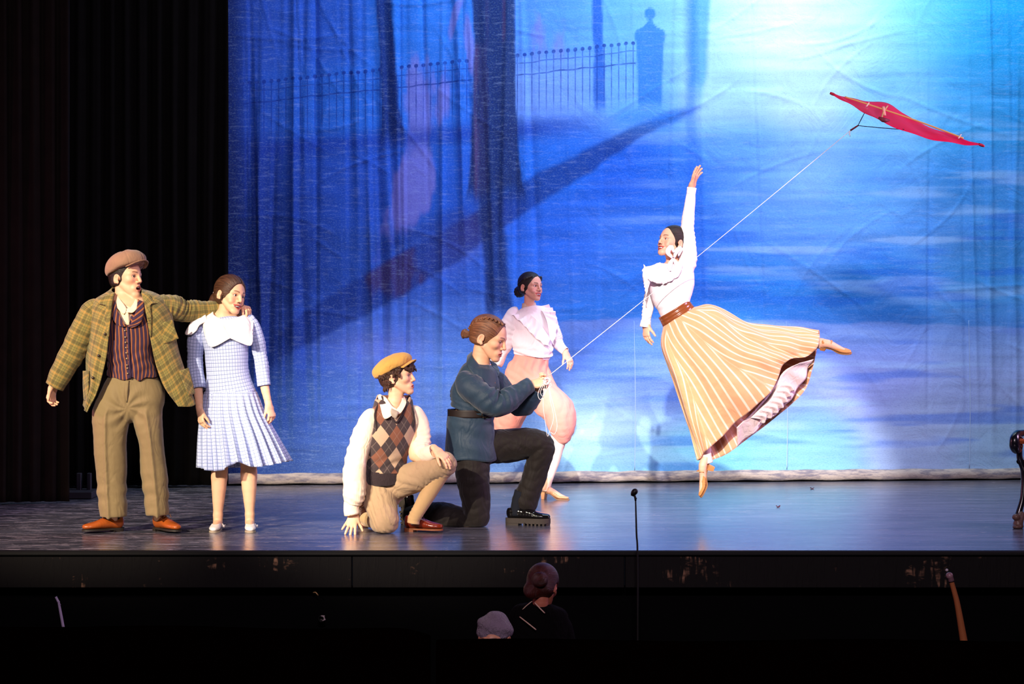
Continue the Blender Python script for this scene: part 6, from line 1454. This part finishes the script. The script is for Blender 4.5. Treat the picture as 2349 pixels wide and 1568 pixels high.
def build_bench():
    Y = 15.3; x0 = P(2331, 1210, Y)[0]; Lb = 1.5
    b = thing('park_bench', 'park bench with black scrolled iron arm and orange wooden slats', 'bench', (x0, Y, 0))
    ir = plain('black_iron', '#0a0b14', 0.25, 0.5); wd = plain('orange_slat', '#b5552a', 0.5); ft = plain('iron_foot', '#5a423a', 0.45, 0.4)
    za = H-(1012-HY)*Y/F
    for xo in (0.0, Lb):
        xx = x0+xo; R = lambda nm, p, r, m_=ir: rod(b, nm, [V3(xx+(q[2] if len(q) > 2 else 0), Y+q[0], q[1]) for q in p], r, m_, 14, None, (1, 0, 0))
        R('arm', [(0.05, za-0.030), (0.01, za-0.046), (-0.03, za-0.020), (-0.028, za+0.020), (0.02, za+0.046), (0.10, za+0.048), (0.28, za+0.045), (0.44, za+0.05)], [0.030, 0.036, 0.036, 0.032, 0.026, 0.022, 0.020, 0.020])
        R('front_leg', [(0.08, za+0.03), (0.07, 0.46), (0.10, 0.36, 0.02), (0.075, 0.20, 0.02), (0.04, 0.08), (0.02, 0.03)], [0.020, 0.020, 0.022, 0.019, 0.022, 0.024])
        R('seat_rail', [(0.06, 0.43), (0.25, 0.41), (0.45, 0.42)], [0.018]*3)
        R('back_post', [(0.56, 0.02), (0.47, 0.30), (0.45, 0.48), (0.50, 0.66), (0.54, 0.80)], [0.022, 0.020, 0.020, 0.018, 0.016])
        fd = Field(); fd.ecap((xx+0.012, Y, 0.03), (xx+0.02, Y+0.04, 0.085), 0.032, 0.024, None, 0.01); fd.ell((xx+0.006, Y-0.02, 0.075), (0.026, 0.026, 0.022), None, 0.012); fd.ell((xx+0.012, Y, 0.012), (0.034, 0.05, 0.018), None, 0.01); fd.plane((0, 0, 0.0), (0, 0, -1), 0.002)
        v, f = fd.mesh(0.004); link('foot', v, f, ft, b)
        zk = H-(925-HY)*(Y+0.54)/F
        v, f, uv = sphere_uv((xx+0.075 if xo == 0 else xx, Y+0.54, zk), 0.022, (0, 0, 1)); link('finial', v, f, plain('blue_knob', '#1a2a8a', 0.3), b)
    for i, (dy, z) in enumerate([(0.0, za+0.006), (0.0, za-0.012)]):
        v, f = boxm((x0+Lb/2-0.01, Y+0.03+0.012*i, z+0.006*i), (Lb-0.02+0.03*i, 0.03, 0.022), bev=0.006); link('arm_rail', v, f, wd, b, smooth=False)
    for i in range(6):
        v, f = boxm((x0+Lb/2, Y+0.10+i*0.064, 0.452-0.004*i), (Lb-0.05, 0.052, 0.022), bev=0.005); link('seat_slat', v, f, wd, b, smooth=False)
    for i in range(4):
        v, f = boxm((x0+Lb/2, Y+0.45+0.022*i, 0.55+0.07*i), (Lb-0.05, 0.020, 0.055), bev=0.005); link('back_slat', v, f, wd, b, smooth=False)
    b.rotation_euler = (0, 0, -math.radians(30))
build_bench()

def build_pit():
    bk = plain('matt_black', '#060607', 0.5, 0.3)
    # microphone on a thin stand in front of the stage edge
    Y = 13.85; q = lambda x, y, d=0.0: P(x, y, Y+d)
    m = thing('microphone_stand', 'thin black microphone stand rising over the stage edge', 'microphone', V3(q(1463, 1342)[0], Y, -2.02))
    rod(m, 'pole', [V3(q(1463, 1342)[0], Y, -2.0), q(1463, 1342), q(1460, 1220), q(1458, 1146)], [0.010, 0.006, 0.0055, 0.0045], bk, 10, 40)
    rod(m, 'gooseneck', [q(1458, 1148), q(1457, 1140), q(1454, 1134)], [0.006, 0.007, 0.006], bk, 10)
    rod(m, 'capsule', [q(1450, 1137), q(1453, 1131), q(1458, 1125), q(1461, 1122)], [0.008, 0.017, 0.017, 0.008], bk, 14)
    rod(m, 'base', [V3(q(1463, 1342)[0], Y, -2.02), V3(q(1463, 1342)[0], Y, -1.99)], [0.14, 0.13], bk, 24, 6)
    # padded rails that close the pit towards the house
    vel = NT('rail_velvet', 1.0, 0.0); vel.set('Base Color', vel.mix(vel.noise(vel.obj(), 10, 3), rgb('#020000'), rgb('#040101'))); vel = vel.mat
    Yr = 11.8
    for i, (x0, x1, y0, y1) in enumerate(((-400, 985, 1437, 1446), (1000, 2750, 1472, 1474))):
        a = P(x0, y0, Yr); c = P(x1, y1, Yr)
        xs = np.linspace(a[0], c[0], 60); v = []
        for t, x in zip(np.linspace(0, 1, 60), xs):
            z = a[2]+(c[2]-a[2])*t+0.006*math.sin(t*14)-(0.04*max(0, (t-0.93)/0.07)**2 if i == 0 else 0)
            v += [(x, Yr+0.16, -2.0), (x, Yr+0.16, z-0.04), (x, Yr+0.12, z-0.005), (x, Yr+0.06, z), (x, Yr, z-0.012), (x, Yr-0.03, z-0.05), (x, Yr-0.03, -2.0)]
        o = link('trim_%d' % (7+i), v, gridf(60, 7, flip=True), vel); tag(o, kind='structure')
    # two players down in the pit
    hm = hair_mat('hair_red_brown', '#180604', '#34100c', '#5a2018')
    a = Fig('pit musician with a reddish bun and dark top with pale trim, bent forward', 1238, 1600, 12.8, skin='#8a4a3a')
    a.root.location.z = -2.0; a.root['o'] = (a.root['o'][0], a.root['o'][1], -2.0)
    W = a.head(1246, 1345, 0.0, 1.0, 160, -20, 0, 'closed', neck=(1240, 1395, 0.0), nr=0.045)
    a.limb([(1235, 1420, 0), (1228, 1520, 0.0), (1222, 1640, 0.0)], [(0.11, 0.07), (0.13, 0.10), (0.15, 0.11)], (1, 0, 0))
    a.limb([(1200, 1440, 0), (1180, 1510, 0.1), (1240, 1490, 0.25)], [0.035, 0.035, 0.03]); a.limb([(1272, 1440, 0), (1300, 1520, 0.1), (1262, 1490, 0.25)], [0.035, 0.035, 0.03])
    a.limb([(1205, 1650, 0), (1190, 1660, 0.42), (1190, 1860, 0.42), (1190, 2040, 0.40)], [0.09, 0.07, 0.055, 0.045]); a.limb([(1250, 1650, 0), (1262, 1660, 0.42), (1262, 1860, 0.42), (1262, 2040, 0.40)], [0.09, 0.07, 0.055, 0.045])
    a.hand(a.J(1242, 1488, 0.26), (0.3, 0.6, 0.4), (0, 0, 1), (1, 0, 0), 0.95); a.hand(a.J(1262, 1488, 0.26), (-0.3, 0.6, 0.4), (0, 0, 1), (-1, 0, 0), 0.95)
    a.body(0.012)
    fd = a.hairshell(0.012, 0.0, -0.085); fd.ell(W(-0.02, -0.125, 0.010), np.array([0.045, 0.035, 0.042]), a.hR, 0.015)
    fd.ell(W(0.03, -0.085, -0.04), np.array([0.05, 0.04, 0.05]), a.hR, 0.02); a.field('hair', fd, 0.005, hm)
    dkc = cloth('black_top', '#040304', '#030202', 0.9, sheen=0, spec=0.05)
    to = a.add('top', joinm(tube([a.J(1240, 1382), a.J(1238, 1404), a.J(1230, 1490), a.J(1222, 1660)], [(0.06, 0.055), (0.155, 0.10), (0.17, 0.125), (0.18, 0.135)], 36), tube([a.J(1200, 1412), a.J(1186, 1440, 0.02), a.J(1180, 1510, 0.1), a.J(1236, 1492, 0.24)], [0.03, 0.065, 0.055, 0.042], 24), tube([a.J(1272, 1412), a.J(1286, 1440, 0.02), a.J(1300, 1520, 0.1), a.J(1266, 1492, 0.24)], [0.03, 0.065, 0.055, 0.042], 24)), dkc)
    tr = plain('pale_piping', '#b09080', 0.6)
    a.add('piping', tube([a.J(1226, 1381, -0.075), a.J(1238, 1394, -0.11), a.J(1250, 1406, -0.115)], [0.0035]*3, 6), tr, to)
    a.add('piping', tube([a.J(1192, 1414, -0.10), a.J(1210, 1428, -0.13), a.J(1230, 1444, -0.14)], [0.0035]*3, 6), tr, to)
    a.add('piping', tube([a.J(1222, 1377, -0.07), a.J(1204, 1392, -0.07), a.J(1186, 1412, -0.06)], [0.0025]*3, 6), tr, to)
    ch = bk
    a.add('trousers', joinm(tube([a.J(1205, 1640, -0.05), a.J(1196, 1655, 0.2), a.J(1190, 1672, 0.44), a.J(1190, 1860, 0.43), a.J(1190, 2035, 0.42)], [0.12, 0.11, 0.09, 0.075, 0.07], 24, ref=(0, -0.3, 1)), tube([a.J(1250, 1640, -0.05), a.J(1258, 1655, 0.2), a.J(1262, 1672, 0.44), a.J(1262, 1860, 0.43), a.J(1262, 2035, 0.42)], [0.12, 0.11, 0.09, 0.075, 0.07], 24, ref=(0, -0.3, 1))), dkc)
    bshoe = plain('pit_shoe', '#080708', 0.4); bs2 = plain('pit_shoe_sole', '#0c0a0a', 0.6)
    for px in (1190, 1262):
        an = a.J(px, 2040, 0.40); h = V3(an[0], an[1]-0.05, -2.02); a.shoe(h, h+V3(0, 1, 0), 'derby', bshoe, bs2, L=0.25)
    # chair under the player
    c = thing('chair', 'black orchestra chair under the pit musician with the bun', 'chair', V3(a.root['o'][0], 12.8, -2.02))
    sx = a.root['o'][0]-0.02; sz = a.J(1222, 1690)[2]-0.03
    v, f = boxm((sx, 12.92, sz), (0.44, 0.44, 0.05), bev=0.015); link('seat', v, f, bk, c, smooth=False)
    v, f = boxm((sx, 12.66, sz+0.36), (0.42, 0.03, 0.26), bev=0.012); link('backrest', v, f, bk, c, smooth=False)
    for dx in (-0.19, 0.19):
        rod(c, 'leg', [V3(sx+dx, 13.10, -2.02), V3(sx+dx, 13.10, sz)], [0.012, 0.012], bk); rod(c, 'leg', [V3(sx+dx, 12.70, -2.02), V3(sx+dx, 12.70, sz), V3(sx+dx, 12.66, sz+0.45)], [0.012]*3, bk)
    # second player: only the knitted hat and brow show over the rail
    b = Fig('pit musician in a grey knitted hat, head just over the rail', 1130, 1600, 12.3, skin='#b07860')
    b.root.location.z = -2.0; b.root['o'] = (b.root['o'][0], b.root['o'][1], -2.0)
    W = b.head(1132, 1466, 0.0, 1.05, -20, -5, 0, 'closed', neck=(1132, 1530, 0.05), nr=0.052)
    b.limb([(1132, 1560, 0.06), (1132, 1680, 0.06), (1132, 1780, 0.06)], [(0.17, 0.10), (0.16, 0.11), (0.17, 0.13)], (1, 0, 0))
    b.limb([(1062, 1570, 0.06), (1050, 1680, 0.05), (1090, 1700, -0.20)], [0.05, 0.045, 0.03]); b.limb([(1202, 1570, 0.06), (1214, 1680, 0.05), (1174, 1700, -0.20)], [0.05, 0.045, 0.03])
    b.limb([(1105, 1790, 0.06), (1100, 1800, -0.36), (1100, 2000, -0.36), (1100, 2210, -0.34)], [0.09, 0.07, 0.055, 0.04]); b.limb([(1160, 1790, 0.06), (1165, 1800, -0.36), (1165, 2000, -0.36), (1165, 2210, -0.34)], [0.09, 0.07, 0.055, 0.04])
    b.hand(b.J(1092, 1700, -0.21), (0.3, -0.6, 0.2), (0, 0, 1), (1, 0, 0), 1.0); b.hand(b.J(1172, 1700, -0.21), (-0.3, -0.6, 0.2), (0, 0, 1), (-1, 0, 0), 1.0)
    b.body(0.012)
    fd = Field(); fd.ell(W(0, -0.015, 0.052), np.array([0.092, 0.108, 0.088]), b.hR, 0.01); fd.ell(W(0, -0.03, 0.02), np.array([0.084, 0.098, 0.06]), b.hR, 0.02); fd.plane(W(0, 0.0, 0.012), -b.hR[:, 2]+0.12*b.hR[:, 1], 0.006)
    fd.disp(lambda x, y, z: 0.004*np.sin(55*x+20*z)*np.sin(45*z+18*y+1)+0.003*np.sin(90*(z+0.3*x)))
    b.field('knitted_hat', fd, 0.005, cloth('grey_knit', '#6e6070', '#544858', 0.95, wr=0.5, wsc=40))
    b.add('jumper', joinm(tube([b.J(1132, 1532, 0.05), b.J(1132, 1556, 0.06), b.J(1132, 1660, 0.06), b.J(1132, 1800, 0.06)], [(0.065, 0.06), (0.18, 0.11), (0.185, 0.13), (0.19, 0.15)], 32), tube([b.J(1080, 1552, 0.06), b.J(1062, 1580, 0.06), b.J(1050, 1680, 0.05), b.J(1088, 1700, -0.18)], [0.03, 0.068, 0.06, 0.045], 24), tube([b.J(1184, 1552, 0.06), b.J(1202, 1580, 0.06), b.J(1214, 1680, 0.05), b.J(1176, 1700, -0.18)], [0.03, 0.068, 0.06, 0.045], 24)), dkc)
    b.add('trousers', joinm(*[tube([b.J(px, 1790, 0.1), b.J(px, 1800, -0.15), b.J(px, 1815, -0.38), b.J(px, 2000, -0.37), b.J(px, 2200, -0.35)], [0.12, 0.11, 0.09, 0.075, 0.07], 24, ref=(0, 0.3, 1)) for px in (1102, 1163)]), dkc)
    for px in (1100, 1165):
        an = b.J(px, 2210, -0.34); h = V3(an[0], an[1]+0.05, -2.02); b.shoe(h, h+V3(0, -1, 0), 'derby', bshoe, bs2, L=0.26)
    c = thing('chair', 'black orchestra chair under the pit musician in the knitted hat', 'chair', V3(b.root['o'][0], 12.36, -2.02)); sx = b.root['o'][0]; sz = b.J(1132, 1830)[2]
    v, f = boxm((sx, 12.30, sz), (0.44, 0.44, 0.05), bev=0.015); link('seat', v, f, bk, c, smooth=False)
    v, f = boxm((sx, 12.56, sz+0.36), (0.42, 0.03, 0.26), bev=0.012); link('backrest', v, f, bk, c, smooth=False)
    for dx in (-0.19, 0.19):
        rod(c, 'leg', [V3(sx+dx, 12.12, -2.02), V3(sx+dx, 12.12, sz)], [0.012, 0.012], bk); rod(c, 'leg', [V3(sx+dx, 12.52, -2.02), V3(sx+dx, 12.52, sz), V3(sx+dx, 12.56, sz+0.45)], [0.012]*3, bk)
    # a slim pale stick and an instrument's neck show over the rail
    q = lambda x, y, Y_: P(x, y, Y_)
    t = thing('violin_bow', 'slim pale bow stick rising behind the pit rail', 'bow', q(148, 1452, 12.1)); pm = plain('pale_stick', '#a090b0', 0.35)
    rod(t, 'stick', [q(194, 1700, 12.1), q(145, 1437, 12.1), q(134, 1378, 12.1)], [0.008, 0.0075, 0.006], pm, 10, 60); rod(t, 'tip', [q(134, 1380, 12.1), q(132, 1376, 12.1)], [0.007, 0.006], pm, 8); rod(t, 'frog', [q(190, 1680, 12.1), q(196, 1712, 12.1)], [0.016, 0.016], bk, 8)
    t = thing('cello', 'cello whose brown neck and scroll rise from the dark pit', 'cello', V3(q(2200, 1400, 12.4)[0], 12.4, -2.02))
    nm_ = plain('cello_varnish', '#8a5030', 0.3, 0.5)
    rod(t, 'neck', [q(2216, 1500, 12.4), q(2198, 1395, 12.4), q(2190, 1360, 12.4), q(2182, 1332, 12.4)], [0.022, 0.016, 0.014, 0.013], nm_, 12, 30); rod(t, 'pegbox', [q(2183, 1334, 12.4), q(2178, 1316, 12.4)], [0.016, 0.014], plain('pegbox_wood', '#5a4048', 0.35), 12)
    v, f, uv = sphere_uv(q(2178, 1320, 12.4), 0.019, (0, -1, 0)); link('scroll', v, f, plain('scroll_wood', '#7a5a64', 0.35), t)
    v, f, uv = sphere_uv(q(2172, 1307, 12.4), 0.008, (0, -1, 0)); link('peg', v, f, plain('peg_tip', '#a098a0', 0.35), t)
    fd = Field(); e = q(2216, 1500, 12.4); dn = nrm(q(2216, 1500, 12.4)-q(2198, 1395, 12.4))
    for s_, w_ in ((0.12, 0.16), (0.30, 0.13), (0.52, 0.20)): fd.ell(e+dn*s_, (w_, 0.06, 0.15), None, 0.06)
    fd.plane((0, 0, -2.0), (0, 0, -1)); v, f = fd.mesh(0.014); link('cello_body', v, f, nm_, t)
    rod(t, 'endpin', [e+dn*0.6, e+dn*0.80], [0.006, 0.005], bk, 8)
    # small fittings on the pit wall
    t = thing('cable_plug', 'small round pale cable plug on the dark pit wall', 'plug', q(738, 1418, 13.9)); gm = plain('plug_grey', '#9a8a90', 0.4)
    rod(t, 'socket', [q(738, 1418, 14.10), q(738, 1418, 14.02)], [0.020, 0.020], bk, 16, 6, (0, 0, 1)); rod(t, 'rim', [q(735, 1412, 14.02), q(742, 1413, 14.01), q(744, 1420, 14.01), q(738, 1424, 14.02)], [0.004]*4, gm, 8)
    t = thing('cable_hook', 'small brown metal hook under the stage edge', 'hook', q(722, 1350, 14.0)); hk = plain('hook_metal', '#8a6a4a', 0.4, 0.5, 0.5)
    v, f = boxm(q(721, 1347, 14.09), (0.030, 0.012, 0.022), bev=0.003); link('plate', v, f, hk, t, smooth=False); rod(t, 'hook_arm', [q(721, 1352, 14.08), q(719, 1358, 14.05), q(724, 1358, 14.04), q(731, 1366, 14.04)], [0.004]*4, hk, 8)
build_pit()
def build_scraps():
    sm = plain('dry_leaf', '#5a2430', 0.7)
    for (px, py, lb) in ((1863, 1121, 'tiny dark dry leaf on the stage by the foot of the drop'), (1785, 1163, 'tiny dark dry leaf on the open stage floor')):
        Y = H*F/(py-HY); c = P(px, py, Y); c[2] = 0
        v = [c+V3(a*0.016, b*0.03, 0.003+0.014*abs(a)*(0.6+0.4*math.sin(3*b+px))) for b in np.linspace(-1, 1, 7) for a in np.linspace(-1, 1, 5)*(1-0.7*abs(b))]
        o = link('leaf', v, gridf(7, 5), sm, origin=c); solid(o, 0.002, 0); tag(o, lb, 'leaf', 'leaves on the stage')
build_scraps()

finish()
